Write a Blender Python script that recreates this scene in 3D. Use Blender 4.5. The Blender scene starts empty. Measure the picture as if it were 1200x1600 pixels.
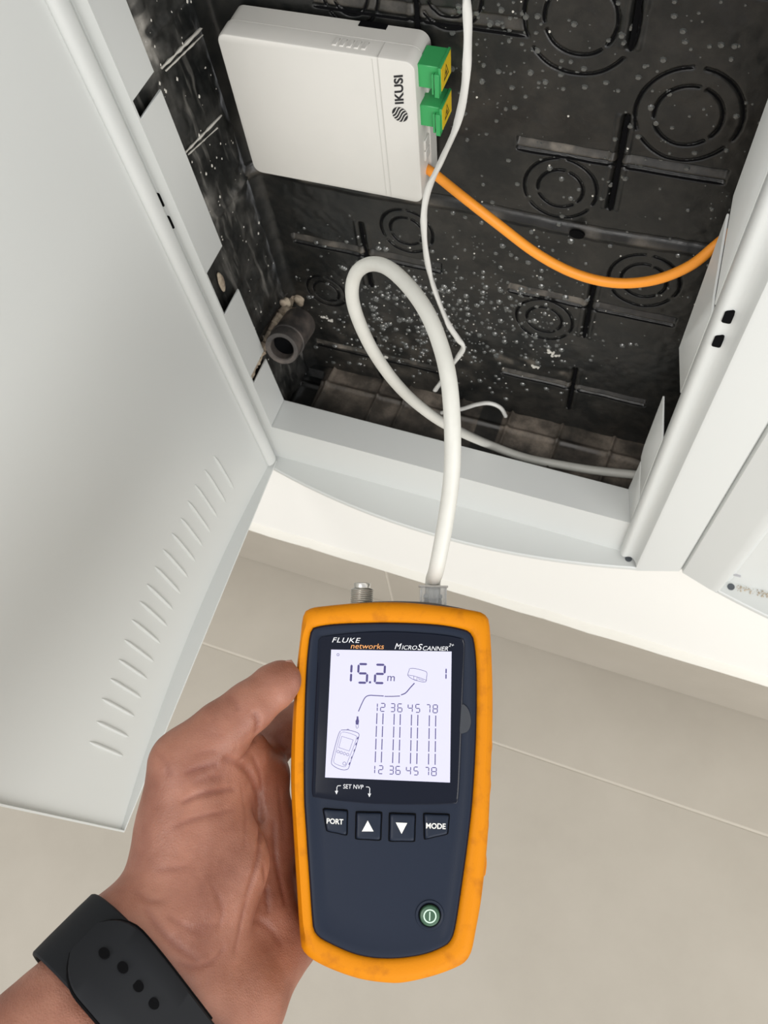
import bpy, bmesh, math, random
import numpy as np
from mathutils import Vector, Matrix
random.seed(7)
rng = np.random.default_rng(11)
S = bpy.context.scene
COL = S.collection

# ------------------------------------------------------------------ camera
FPX = 1250.0                      # focal length in pixels of the 1200x1600 frame
M = np.array([[0.9381, -0.2666, 0.2212],
              [0.3352, 0.8597, -0.3854],
              [-0.0874, 0.4357, 0.8958]])      # columns: camera right, up, back
U_, _, Vt = np.linalg.svd(M); M = U_ @ Vt
CAM = np.array([0.0, -0.31, 1.012])
cd = bpy.data.cameras.new('camera')
cam = bpy.data.objects.new('camera', cd); COL.objects.link(cam)
mw = Matrix.Identity(4)
for i in range(3):
    for j in range(3):
        mw[i][j] = M[i, j]
    mw[i][3] = CAM[i]
cam.matrix_world = mw
cd.sensor_fit = 'VERTICAL'; cd.sensor_height = 34.6; cd.lens = 34.6 * FPX / 1600
cd.clip_start = 0.01; cd.clip_end = 50
cd.dof.use_dof = True; cd.dof.focus_distance = 0.385; cd.dof.aperture_fstop = 27.0
S.camera = cam

# ------------------------------------------------------------------ light
W = bpy.data.worlds.new('room_light'); S.world = W
W.use_nodes = True
W.node_tree.nodes['Background'].inputs[0].default_value = (0.96, 0.97, 1.0, 1)
W.node_tree.nodes['Background'].inputs[1].default_value = 0.84
def area(name, loc, target, sx, sy, power, color):
    l = bpy.data.lights.new(name, 'AREA'); l.shape = 'RECTANGLE'; l.size = sx; l.size_y = sy
    l.energy = power; l.color = color
    o = bpy.data.objects.new(name, l); COL.objects.link(o); o.location = loc
    d = Vector(target) - Vector(loc)
    o.rotation_euler = d.to_track_quat('-Z', 'Y').to_euler()
    return o
area('window_light', (1.75, -1.85, 1.25), (-0.1, 0, 0.5), 2.2, 1.6, 46, (1.0, 0.985, 0.96))
area('ceiling_light', (-0.45, -1.35, 2.35), (-0.2, -0.1, 0.3), 1.0, 0.8, 17, (1.0, 0.97, 0.93))
S.view_settings.view_transform = 'Standard'
S.view_settings.look = 'None'
S.view_settings.gamma = 1.0
S.view_settings.use_curve_mapping = False
S.view_settings.exposure = 0.0

# ------------------------------------------------------------------ geometry of the photograph
def ray(p): return M @ np.array([p[0] - 600, -(p[1] - 800), -FPX], float)
def atY(p, Y): r = ray(p); return CAM + r * (Y - CAM[1]) / r[1]
def atX(p, X): r = ray(p); return CAM + r * (X - CAM[0]) / r[0]
def atZ(p, Z): r = ray(p); return CAM + r * (Z - CAM[2]) / r[2]
def atD(p, d): return CAM + ray(p) / FPX * d

# ------------------------------------------------------------------ materials
def mat(name, color, rough=0.5, metal=0.0, spec=0.5, noise=None, bump=None, **kw):
    m = bpy.data.materials.new(name); m.use_nodes = True
    nt = m.node_tree; b = nt.nodes['Principled BSDF']
    b.inputs['Base Color'].default_value = (*color, 1)
    b.inputs['Roughness'].default_value = rough
    b.inputs['Metallic'].default_value = metal
    b.inputs['Specular IOR Level'].default_value = spec
    for k, v in kw.items():
        b.inputs[k.replace('_', ' ')].default_value = v
    tc = nt.nodes.new('ShaderNodeTexCoord')
    if noise:                      # (scale, colour2, low, high)
        sc, c2, lo, hi = noise
        n = nt.nodes.new('ShaderNodeTexNoise'); n.inputs['Scale'].default_value = sc
        n.inputs['Detail'].default_value = 6; n.inputs['Roughness'].default_value = 0.6
        r = nt.nodes.new('ShaderNodeValToRGB')
        r.color_ramp.elements[0].position = lo; r.color_ramp.elements[0].color = (*color, 1)
        r.color_ramp.elements[1].position = hi; r.color_ramp.elements[1].color = (*c2, 1)
        nt.links.new(tc.outputs['Object'], n.inputs['Vector'])
        nt.links.new(n.outputs['Fac'], r.inputs[0]); nt.links.new(r.outputs[0], b.inputs['Base Color'])
    if bump:                       # (scale, strength, distance)
        n = nt.nodes.new('ShaderNodeTexNoise'); n.inputs['Scale'].default_value = bump[0]
        n.inputs['Detail'].default_value = 5
        bp = nt.nodes.new('ShaderNodeBump'); bp.inputs['Strength'].default_value = bump[1]
        bp.inputs['Distance'].default_value = bump[2]
        nt.links.new(tc.outputs['Object'], n.inputs['Vector'])
        nt.links.new(n.outputs['Fac'], bp.inputs['Height']); nt.links.new(bp.outputs[0], b.inputs['Normal'])
    return m

M_wall = mat('painted_wall', (0.87, 0.86, 0.815), 0.75, bump=(60, 0.15, 0.002))
M_tile = mat('beige_porcelain', (0.375, 0.340, 0.284), 0.55, noise=(5, (0.425, 0.388, 0.328), 0.35, 0.7), bump=(300, 0.08, 0.0006))
M_grout = mat('pale_grout', (0.53, 0.49, 0.42), 0.9)
M_caulk = mat('cream_caulk', (0.74, 0.72, 0.65), 0.7, bump=(40, 0.4, 0.003))
M_paint = mat('grey_white_powder_coat', (0.635, 0.65, 0.63), 0.42, bump=(900, 0.05, 0.0003))
M_cut = mat('cut_sheet_edge', (0.42, 0.42, 0.44), 0.5)
M_dark = mat('black_void_and_shade', (0.0025, 0.0025, 0.003), 0.9, spec=0.1)
M_white = mat('white_abs', (0.60, 0.59, 0.55), 0.45, noise=(6, (0.635, 0.62, 0.58), 0.4, 0.6))
M_seam = mat('seam_grey', (0.53, 0.52, 0.485), 0.6)
M_green = mat('green_plastic', (0.04, 0.33, 0.10), 0.35)
M_yellow_label = mat('yellow_label', (0.80, 0.55, 0.02), 0.5)
M_black = mat('black_ink', (0.015, 0.015, 0.018), 0.5)
M_orange = mat('orange_jacket', (0.85, 0.30, 0.025), 0.45)
M_cable = mat('white_pvc', (0.60, 0.595, 0.545), 0.42, noise=(25, (0.52, 0.515, 0.47), 0.45, 0.75))
M_cablew = mat('white_thin_pvc', (0.64, 0.635, 0.60), 0.5)
M_boot = mat('yellow_rubber', (0.60, 0.205, 0.001), 0.55, spec=0.15, noise=(90, (0.40, 0.125, 0.004), 0.52, 0.78), bump=(1500, 0.2, 0.0004))
M_navy = mat('navy_plastic', (0.0065, 0.012, 0.027), 0.45, spec=0.22, bump=(2500, 0.15, 0.0002))
M_navy2 = mat('navy_key', (0.0065, 0.012, 0.026), 0.42, spec=0.25)
M_lens = mat('smoked_lens', (0.004, 0.006, 0.014), 0.15, spec=0.22)
M_metal = mat('nickel', (0.62, 0.60, 0.56), 0.28, 1.0)
M_print = mat('white_print', (0.72, 0.73, 0.76), 0.5)
M_oprint = mat('orange_print', (0.75, 0.33, 0.10), 0.5)
M_key = mat('key_print', (0.80, 0.79, 0.73), 0.5)
M_gkey = mat('green_key', (0.03, 0.085, 0.045), 0.35)
M_strap = mat('black_fluoroelastomer', (0.006, 0.007, 0.009), 0.62, spec=0.22)
M_clear = mat('clear_polycarbonate', (0.92, 0.93, 0.93), 0.05, Transmission_Weight=0.9, IOR=1.45)
M_gold = mat('gold_contact', (0.8, 0.6, 0.25), 0.3, 1.0)
M_plaster = mat('crumbled_plaster', (0.52, 0.44, 0.33), 0.9, noise=(120, (0.26, 0.20, 0.15), 0.4, 0.65), bump=(200, 0.9, 0.002))
M_pipe = mat('dusty_black_conduit', (0.055, 0.05, 0.047), 0.45, noise=(60, (0.17, 0.14, 0.12), 0.45, 0.75))
M_nail = mat('thumb_nail', (0.48, 0.27, 0.21), 0.3)

def m_screen():
    m = bpy.data.materials.new('lit_lcd'); m.use_nodes = True; nt = m.node_tree
    b = nt.nodes['Principled BSDF']
    b.inputs['Base Color'].default_value = (0.25, 0.25, 0.30, 1); b.inputs['Roughness'].default_value = 0.15
    b.inputs['Emission Color'].default_value = (0.76, 0.745, 0.98, 1)
    b.inputs['Emission Strength'].default_value = 0.64
    return m
M_lcd = m_screen()
M_seg = mat('lcd_segment', (0.05, 0.04, 0.16), 0.4)

def m_skin():
    m = bpy.data.materials.new('skin'); m.use_nodes = True; nt = m.node_tree
    b = nt.nodes['Principled BSDF']; b.inputs['Roughness'].default_value = 0.48
    b.inputs['Subsurface Weight'].default_value = 0.25
    b.inputs['Subsurface Radius'].default_value = (0.012, 0.004, 0.002)
    b.inputs['Subsurface Scale'].default_value = 0.35
    tc = nt.nodes.new('ShaderNodeTexCoord')
    n1 = nt.nodes.new('ShaderNodeTexNoise'); n1.inputs['Scale'].default_value = 38; n1.inputs['Detail'].default_value = 5
    r = nt.nodes.new('ShaderNodeValToRGB'); e = r.color_ramp.elements
    e[0].position = 0.32; e[0].color = (0.205, 0.072, 0.042, 1)
    e[1].position = 0.70; e[1].color = (0.36, 0.158, 0.103, 1)
    nt.links.new(tc.outputs['Object'], n1.inputs['Vector']); nt.links.new(n1.outputs['Fac'], r.inputs[0])
    # fine pores and wrinkles
    v = nt.nodes.new('ShaderNodeTexVoronoi'); v.inputs['Scale'].default_value = 900; v.feature = 'DISTANCE_TO_EDGE'
    n2 = nt.nodes.new('ShaderNodeTexNoise'); n2.inputs['Scale'].default_value = 110; n2.inputs['Detail'].default_value = 6
    mx = nt.nodes.new('ShaderNodeMath'); mx.operation = 'MULTIPLY_ADD'; mx.inputs[1].default_value = 0.25
    nt.links.new(tc.outputs['Object'], v.inputs['Vector']); nt.links.new(tc.outputs['Object'], n2.inputs['Vector'])
    nt.links.new(v.outputs['Distance'], mx.inputs[0]); nt.links.new(n2.outputs['Fac'], mx.inputs[2])
    bp = nt.nodes.new('ShaderNodeBump'); bp.inputs['Strength'].default_value = 0.7; bp.inputs['Distance'].default_value = 0.0010
    nt.links.new(mx.outputs[0], bp.inputs['Height']); nt.links.new(bp.outputs[0], b.inputs['Normal'])
    nt.links.new(r.outputs[0], b.inputs['Base Color'])
    # crease attribute darkens the folds towards a deeper red
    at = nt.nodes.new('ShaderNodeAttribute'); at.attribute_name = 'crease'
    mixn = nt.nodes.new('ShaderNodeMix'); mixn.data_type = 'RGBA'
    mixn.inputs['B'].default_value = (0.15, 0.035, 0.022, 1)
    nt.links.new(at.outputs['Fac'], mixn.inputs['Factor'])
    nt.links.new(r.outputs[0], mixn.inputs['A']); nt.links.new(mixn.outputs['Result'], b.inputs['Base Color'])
    return m
M_skin = m_skin()

def m_blackbox(name, dust_color=(0.30, 0.26, 0.21), streaks=False):
    m = bpy.data.materials.new(name); m.use_nodes = True; nt = m.node_tree
    b = nt.nodes['Principled BSDF']
    tc = nt.nodes.new('ShaderNodeTexCoord')
    at = nt.nodes.new('ShaderNodeAttribute'); at.attribute_name = 'dust'
    n = nt.nodes.new('ShaderNodeTexNoise'); n.inputs['Scale'].default_value = 45; n.inputs['Detail'].default_value = 8
    n.inputs['Roughness'].default_value = 0.7
    nt.links.new(tc.outputs['Object'], n.inputs['Vector'])
    r = nt.nodes.new('ShaderNodeValToRGB'); r.color_ramp.elements[0].position = 0.42; r.color_ramp.elements[1].position = 0.72
    nt.links.new(n.outputs['Fac'], r.inputs[0])
    mul = nt.nodes.new('ShaderNodeMath'); mul.operation = 'MULTIPLY_ADD'; mul.use_clamp = True
    mul.inputs[1].default_value = 0.10
    sc = nt.nodes.new('ShaderNodeMath'); sc.operation = 'MULTIPLY'
    nt.links.new(r.outputs[0], sc.inputs[0]); 
    sc2 = nt.nodes.new('ShaderNodeMath'); sc2.operation = 'ADD'; sc2.inputs[1].default_value = 0.05
    nt.links.new(at.outputs['Fac'], sc2.inputs[0]); nt.links.new(sc2.outputs[0], sc.inputs[1])
    fac = sc.outputs[0]
    ad = nt.nodes.new('ShaderNodeMath'); ad.operation = 'MULTIPLY_ADD'; ad.use_clamp = True
    ad.inputs[1].default_value = 0.45
    nt.links.new(at.outputs['Fac'], ad.inputs[0]); nt.links.new(fac, ad.inputs[2])
    fac = ad.outputs[0]
    if streaks:
        mp = nt.nodes.new('ShaderNodeMapping'); mp.inputs['Scale'].default_value = (60, 120, 14)
        mp.inputs['Rotation'].default_value = (0.25, 0, 0)
        ns = nt.nodes.new('ShaderNodeTexNoise'); ns.inputs['Scale'].default_value = 1.6; ns.inputs['Detail'].default_value = 7
        rs = nt.nodes.new('ShaderNodeValToRGB'); rs.color_ramp.elements[0].position = 0.56; rs.color_ramp.elements[1].position = 0.85
        rs.color_ramp.elements[1].color = (0.5, 0.5, 0.5, 1)
        nt.links.new(tc.outputs['Object'], mp.inputs[0]); nt.links.new(mp.outputs[0], ns.inputs['Vector'])
        nt.links.new(ns.outputs['Fac'], rs.inputs[0])
        a2 = nt.nodes.new('ShaderNodeMath'); a2.operation = 'ADD'; a2.use_clamp = True
        nt.links.new(fac, a2.inputs[0]); nt.links.new(rs.outputs[0], a2.inputs[1]); fac = a2.outputs[0]
    mx = nt.nodes.new('ShaderNodeMix'); mx.data_type = 'RGBA'
    mx.inputs['A'].default_value = (0.0065, 0.0075, 0.0075, 1); mx.inputs['B'].default_value = (*dust_color, 1)
    nt.links.new(fac, mx.inputs['Factor']); nt.links.new(mx.outputs['Result'], b.inputs['Base Color'])
    rr = nt.nodes.new('ShaderNodeMath'); rr.operation = 'MULTIPLY_ADD'; rr.inputs[1].default_value = 0.5; rr.inputs[2].default_value = 0.34
    nt.links.new(fac, rr.inputs[0]); nt.links.new(rr.outputs[0], b.inputs['Roughness'])
    n3 = nt.nodes.new('ShaderNodeTexNoise'); n3.inputs['Scale'].default_value = 220; n3.inputs['Detail'].default_value = 5
    nt.links.new(tc.outputs['Object'], n3.inputs['Vector'])
    bp = nt.nodes.new('ShaderNodeBump'); bp.inputs['Strength'].default_value = 0.25; bp.inputs['Distance'].default_value = 0.0008
    nt.links.new(n3.outputs['Fac'], bp.inputs['Height']); nt.links.new(bp.outputs[0], b.inputs['Normal'])
    return m
M_box = m_blackbox('black_moulded_plastic')
M_box_side = m_blackbox('scratched_black_plastic', (0.42, 0.40, 0.36), True)
M_box_floor = m_blackbox('dusty_black_plastic', (0.21, 0.175, 0.14))
M_drop = mat('dried_droplet', (0.085, 0.088, 0.083), 0.12, spec=0.9)
M_speck = mat('plaster_speck', (0.62, 0.60, 0.54), 0.5)

# ------------------------------------------------------------------ helpers
def link(name, me, m, parent=None, smooth=True, loc=None):
    if m is not None:
        me.materials.clear(); me.materials.append(m)
    if smooth:
        me.polygons.foreach_set('use_smooth', [True] * len(me.polygons))
        try: me.set_sharp_from_angle(angle=math.radians(38))
        except Exception: pass
    o = bpy.data.objects.new(name, me); COL.objects.link(o)
    if parent: o.parent = parent
    if loc is not None: o.location = loc
    return o
def raw(name, verts, faces, m, parent=None, smooth=True):
    me = bpy.data.meshes.new(name); me.from_pydata([tuple(map(float, v)) for v in verts], [], faces); me.update()
    bm = bmesh.new(); bm.from_mesh(me); bmesh.ops.recalc_face_normals(bm, faces=bm.faces); bm.to_mesh(me); bm.free()
    return link(name, me, m, parent, smooth)
def empty(name, loc, label, cat, group=None):
    o = bpy.data.objects.new(name, None); COL.objects.link(o); o.location = loc
    o['label'] = label; o['category'] = cat
    if group: o['group'] = group
    bpy.context.view_layer.update()
    return o
def tag(o, label=None, cat=None, kind=None, group=None):
    if label: o['label'] = label
    if cat: o['category'] = cat
    if kind: o['kind'] = kind
    if group: o['group'] = group
    return o
class MB:
    """collects geometry for ONE mesh"""
    def __init__(s): s.v = []; s.f = []
    def add(s, verts, faces):
        b = len(s.v); s.v += [tuple(map(float, v)) for v in verts]; s.f += [tuple(i + b for i in f) for f in faces]
        return s
    def box(s, lo, hi):
        (a, b, c), (d, e, f) = lo, hi
        return s.add([(a,b,c),(d,b,c),(d,e,c),(a,e,c),(a,b,f),(d,b,f),(d,e,f),(a,e,f)],
                     [(0,3,2,1),(4,5,6,7),(0,1,5,4),(1,2,6,5),(2,3,7,6),(3,0,4,7)])
    def prism(s, pts, f0, f1):
        """pts: list of 2-D points, f0/f1 map 2-D -> 3-D for both ends"""
        n = len(pts)
        vs = [f0(p) for p in pts] + [f1(p) for p in pts]
        fs = [tuple(range(n))[::-1], tuple(range(n, 2*n))] + [(i, (i+1) % n, n+(i+1) % n, n+i) for i in range(n)]
        return s.add(vs, fs)
    def loft(s, rings, cap0=True, cap1=True, closed=True):
        n = len(rings[0]); vs = [p for r in rings for p in r]; fs = []
        for k in range(len(rings)-1):
            for i in range(n if closed else n-1):
                j = (i+1) % n
                fs.append((k*n+i, k*n+j, (k+1)*n+j, (k+1)*n+i))
        if cap0: fs.append(tuple(range(n))[::-1])
        if cap1: fs.append(tuple(range((len(rings)-1)*n, len(rings)*n)))
        return s.add(vs, fs)
    def build(s, name, m, parent=None, bevel=0, seg=2, smooth=True, tf=None, off=None):
        me = bpy.data.meshes.new(name)
        v = s.v
        if tf is not None: v = [tuple(tf(p)) for p in v]
        me.from_pydata(v, [], s.f); me.update()
        bm = bmesh.new(); bm.from_mesh(me)
        bmesh.ops.remove_doubles(bm, verts=bm.verts, dist=1e-6)
        bmesh.ops.recalc_face_normals(bm, faces=bm.faces)
        if bevel:
            es = [e for e in bm.edges if len(e.link_faces) == 2 and e.calc_face_angle(0) > 0.6]
            bmesh.ops.bevel(bm, geom=es, offset=bevel, segments=seg, affect='EDGES', clamp_overlap=True)
        bm.to_mesh(me); bm.free()
        o = link(name, me, m, parent, smooth)
        return o
def catmull(P, n=12, closed=False):
    P = [np.array(p, float) for p in P]; out = []
    N = len(P); rngk = range(N) if closed else range(N-1)
    for k in rngk:
        if closed: p0, p1, p2, p3 = P[k-1], P[k], P[(k+1) % N], P[(k+2) % N]
        else: p0, p1, p2, p3 = P[max(k-1, 0)], P[k], P[k+1], P[min(k+2, N-1)]
        for i in range(n):
            t = i/n
            out.append(0.5*((2*p1)+(-p0+p2)*t+(2*p0-5*p1+4*p2-p3)*t*t+(-p0+3*p1-3*p2+p3)*t**3))
    if not closed: out.append(P[-1])
    return out
def tube(mb, path, rad, seg=16, flat=None):
    path = [np.array(p, float) for p in path]; n = len(path)
    t0 = path[1]-path[0]; t0 /= np.linalg.norm(t0)
    a = np.array([0, 0, 1.0]) if abs(t0[2]) < 0.9 else np.array([1.0, 0, 0])
    u = np.cross(t0, a); u /= np.linalg.norm(u); rings = []
    for i in range(n):
        t = path[min(i+1, n-1)]-path[max(i-1, 0)]; t /= np.linalg.norm(t)
        u = u - t*(u@t); u /= np.linalg.norm(u); w = np.cross(t, u)
        r = rad[i] if hasattr(rad, '__len__') else rad
        f = flat[i] if flat else (1, 1, 0)
        ring = []
        for k in range(seg):
            an = 2*math.pi*k/seg
            x, y = math.cos(an)*r*f[0], math.sin(an)*r*f[1]
            c, s_ = math.cos(f[2]), math.sin(f[2])
            ring.append(path[i]+u*(x*c-y*s_)+w*(x*s_+y*c))
        rings.append(ring)
    mb.loft(rings)
    return mb
def rounded(w, h, r, n=5, cx=0, cy=0):
    out = []
    for (sx, sy, a0) in ((1, 1, 0), (-1, 1, 90), (-1, -1, 180), (1, -1, 270)):
        for i in range(n+1):
            a = math.radians(a0+90*i/n)
            out.append((cx+sx*(w/2-r)+r*math.cos(a), cy+sy*(h/2-r)+r*math.sin(a)))
    return out
def text_mesh(s, shear=0.0, bold=0.0, spacing=1.0):
    c = bpy.data.curves.new('t', 'FONT'); c.body = s; c.size = 1; c.shear = shear; c.offset = bold
    c.space_character = spacing; c.resolution_u = 4
    o = bpy.data.objects.new('t', c); COL.objects.link(o)
    dg = bpy.context.evaluated_depsgraph_get()
    me = bpy.data.meshes.new_from_object(o.evaluated_get(dg))
    v = [tuple(p.co) for p in me.vertices]; f = [tuple(p.vertices) for p in me.polygons]
    bpy.data.objects.remove(o); bpy.data.curves.remove(c); bpy.data.meshes.remove(me)
    xs = [p[0] for p in v]; ys = [p[1] for p in v]
    x0, x1, y0, y1 = min(xs), max(xs), min(ys), max(ys)
    return [((p[0]-x0)/(x1-x0), (p[1]-y0)/(y1-y0)) for p in v], f   # unit box

# ================================================================== SETTING
WALL_Y = 0.008
# floor: tiles laid in joint lines
fl = MB().box((-2.2, -2.6, -0.03), (2.2, 0.03, -0.0007)).build('floor', M_grout, None, smooth=False)
tag(fl, kind='structure')
JX = -0.192; G = 0.0012
xs = [JX - 1.8, JX-1.2, JX-0.6, JX, JX+0.6, JX+1.2, JX+1.8]
ys = [0.012, -0.130, -0.73, -1.33, -1.93]
tilecache = {}
for a, b in zip(xs[:-1], xs[1:]):
    for c, d in zip(ys[:-1], ys[1:]):
        key = round(c-d, 4)
        if key not in tilecache:
            w, l = (b-a)/2-G, (c-d)/2-G
            o = MB().box((-w, -l, -0.006), (w, l, 0.0)).build('tile', M_tile, fl, bevel=0.0006, seg=1)
            tilecache[key] = o
        else:
            o = tilecache[key].copy(); COL.objects.link(o); o.parent = fl
        o.location = ((a+b)/2, (c+d)/2, 0)
# wall behind the cabinets with the recess opening
wl = MB()
wl.box((-2.2, WALL_Y, -0.03), (2.2, WALL_Y+0.1, 0.372))
wl.box((-2.2, WALL_Y, 0.372), (-0.303, WALL_Y+0.1, 0.905))
wl.box((0.075, WALL_Y, 0.372), (2.2, WALL_Y+0.1, 0.905))
wl.box((-2.2, WALL_Y, 0.905), (2.2, WALL_Y+0.1, 2.6))
tag(wl.build('wall_back', M_wall, None, smooth=False), kind='structure')
# skirting of cut tiles, cream caulk on its top edge
sk = MB().box((-2.2, 0.0009, 0.0), (2.2, WALL_Y, 0.1165)).build('baseboard_back', M_grout, None, smooth=False)
tag(sk, kind='structure')
first = None
for a, b in zip(xs[:-1], xs[1:]):
    if first is None:
        w = (b-a)/2-0.0007
        first = o = MB().box((-w, -0.0035, -0.058), (w, 0.0035, 0.058)).build('skirting_tile', M_tile, sk, bevel=0.0012, seg=2)
    else:
        o = first.copy(); COL.objects.link(o); o.parent = sk
    o.location = ((a+b)/2, 0.0035, 0.059)
cp = []
N = 90
rings = []
for i in range(N+1):
    x = -1.2+2.4*i/N
    j = 0.0012*math.sin(i*1.7)+0.0008*math.sin(i*4.1)
    rings.append([(x, WALL_Y+0.001, 0.116), (x, 0.0006+j*0.3, 0.1165), (x, 0.0022+j*0.4, 0.1205+j*0.3), (x, WALL_Y-0.0012, 0.127+j), (x, WALL_Y+0.001, 0.129+j)])
MB().loft(rings).build('caulk_bead', M_caulk, sk)

# ================================================================== CABINET
ZB, ZO, ZT = 0.352, 0.408, 0.935        # frame bottom, opening bottom, frame top
def SH(p):                               # the cabinet leans a touch to the left going up
    return (p[0]-0.020*(p[2]-0.408), p[1], p[2])
XL, XR = -0.275, 0.0464
def arc1(x): return -0.012-0.022*max(0, 1-((x+0.113)/0.1765)**2)
cab = empty('wall_cabinet', (-0.115, WALL_Y, ZB), 'pale grey metal cabinet frame around the black box, louvred door open to the left', 'cabinet')
def XS(y, z): return BX0-0.0085*(1-(y-.006)/.084)-0.016*(z-0.408)
def off(o):                              # parts are modelled in world coordinates; bring under parent
    o.matrix_parent_inverse = o.parent.matrix_world.inverted() if o.parent else Matrix.Identity(4)
    return o
T = 0.0014
def cabinet_frame(parent, XL, XR, arc, leftflank, shf, inner=True):
    m = MB()
    m.box((XL-0.008, 0.0, ZB), (XR+0.016, T, ZO))                       # bottom face strip
    m.box((XL-0.0018, T, ZO-T), (XR+.0010, 0.030, ZO))                               # bottom reveal
    m.box((XL-0.009, 0.0, ZO), (XL, T, ZT-0.05))                        # left strip
    m.box((XL-0.009, 0.0, ZT-0.05), (XR+0.012, T, ZT))                  # top strip
    m.box((XL, T, ZT-0.05), (XR, 0.03, ZT-0.05+T))
    o = off(m.build('frame', M_paint, parent, tf=shf)); return o
fr = cabinet_frame(cab, XL, XR, arc1, True, SH)
fr['label'] = 'flat face strips and bottom reveal around the opening'
# right stile: rolled bead, hollow, raised rim, flank falling back to the wall
def extrude_profile(pts, z0, z1, name, parent, shf, nz=2, thick=T):
    pts = [np.array(p) for p in pts]
    back = []
    for i, p in enumerate(pts):
        t = pts[min(i+1, len(pts)-1)]-pts[max(i-1, 0)]; t = t/np.linalg.norm(t)
        nrm = np.array([-t[1], t[0]]);
        if nrm[1] < 0: nrm = -nrm
        back.append(p+nrm*thick)
    poly = pts+back[::-1]
    m = MB(); rings = [[(q[0], q[1], z0+(z1-z0)*k/(nz-1)) for q in poly] for k in range(nz)]
    m.loft(rings)
    return off(m.build(name, M_paint, parent, tf=shf))
prof = [(0.0464, 0.0015), (0.0465, -0.0015), (0.0473, -0.0045), (0.0490, -0.0062), (0.0510, -0.0066),
        (0.0528, -0.0060), (0.0545, -0.0052), (0.0565, -0.0050), (0.0590, -0.0062), (0.0610, -0.0085), (0.0622, -0.0112), (0.0630, -0.0120)]
st = extrude_profile([(x, y) for x, y in prof], ZB+0.004, ZT, 'rolled_stile', cab, SH)
st['label'] = 'rounded stile down the right side of the opening'
extrude_profile([(0.0630, -0.0120), (0.0655, -0.0122), (0.0985, -0.0022), (0.1000, 0.0002), (0.1002, 0.0075)], ZB-0.004, ZT, 'side_flank', cab, SH)
# arched bottom ledge with a rounded lip
def ledge(parent, x0, x1, arc, name='bottom_ledge', n=48, shf=None, yb=0.006):
    xs_ = [x0+(x1-x0)*i/n for i in range(n+1)]
    m = MB()
    rings = []
    for x in xs_:
        y = arc(x)
        rings.append([(x, yb, ZB), (x, y+0.0030, ZB), (x, y+0.0012, ZB+0.0004), (x, y+0.0002, ZB-0.0004), (x, y, ZB-0.0022), (x, y+0.0004, ZB-0.0050), (x, y+0.0020, ZB-0.0056), (x, yb, ZB-0.0056)])
    m.loft(rings)
    return off(m.build(name, M_paint, parent, tf=shf))
ledge(cab, -0.2895, 0.066, arc1, shf=SH)
# left flank of the first cabinet (behind the open door)
extrude_profile([(-0.330, 0.0075), (-0.3295, 0.0), (-0.2965, -0.0105), (-0.2930, -0.0120), (-0.2918, -0.0112), (-0.2905, -0.006), (-0.2885, -0.001), (-0.283, 0.0003)], ZB-0.004, ZT, 'side_flank', cab, SH)
# closing plate below the right flank
def plate(name, pts, z0, z1, m_, parent, shf=None):
    return off(MB().prism(pts, lambda p: (p[0], p[1], z0), lambda p: (p[0], p[1], z1)).build(name, m_, parent, tf=shf))
plate('flank_foot', [(0.0630, -0.0117), (0.0655, -0.0120), (0.0985, -0.0018), (0.0995, 0.007), (0.058, 0.007)], ZB-0.004, ZB-0.0025, M_paint, cab, SH)

# fixing tabs folded into the recess
def tab(parent, side, poly, name='fixing_tab'):
    """poly: (y,z) outline; side 'L' or 'R'"""
    def fx(y, z):
        if side == 'L': return XL-0.0002
        return XR-0.0002-0.0078*(max(y, 0)/0.030)
    m = MB()
    m.prism(poly, lambda p: (fx(*p)-(T if side == 'L' else 0), p[0], p[1]), lambda p: (fx(*p)+(0 if side == 'L' else T), p[0], p[1]))
    return off(m.build(name, M_paint, parent, tf=SH, bevel=0.0003, seg=1))
Lt = [[(T, .885), (.027, .885), (.027, .7330), (T, .7335)],
      [(T, .7225), (.027, .7225), (.0275, .6020), (T, .6020)],
      [(T, .5590), (.0270, .5590), (.0285, .4830), (T, .4830)],
      [(T, .4730), (.0275, .4730), (.030, .4085), (T, .4085)]]
for p in Lt: tab(cab, 'L', p)
def rp(px, y=0.03):
    w = atY(px, y); return (y, w[2])
Rt = [[(T, .885), (.030, .885), (.030, .7150), (T, .6700)],
      [(T, .6640), (.008, .6700), (.030, .7040), (.030, .5960), (T, .5900)],
      [(T, .5350), (.028, .5470), (.030, .4780), (.028, .4650), (T, .4520)],
      [(T, .4480), (.026, .4620), (.0305, .4085), (T, .4085)]]
for p in Rt: tab(cab, 'R', p)
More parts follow.
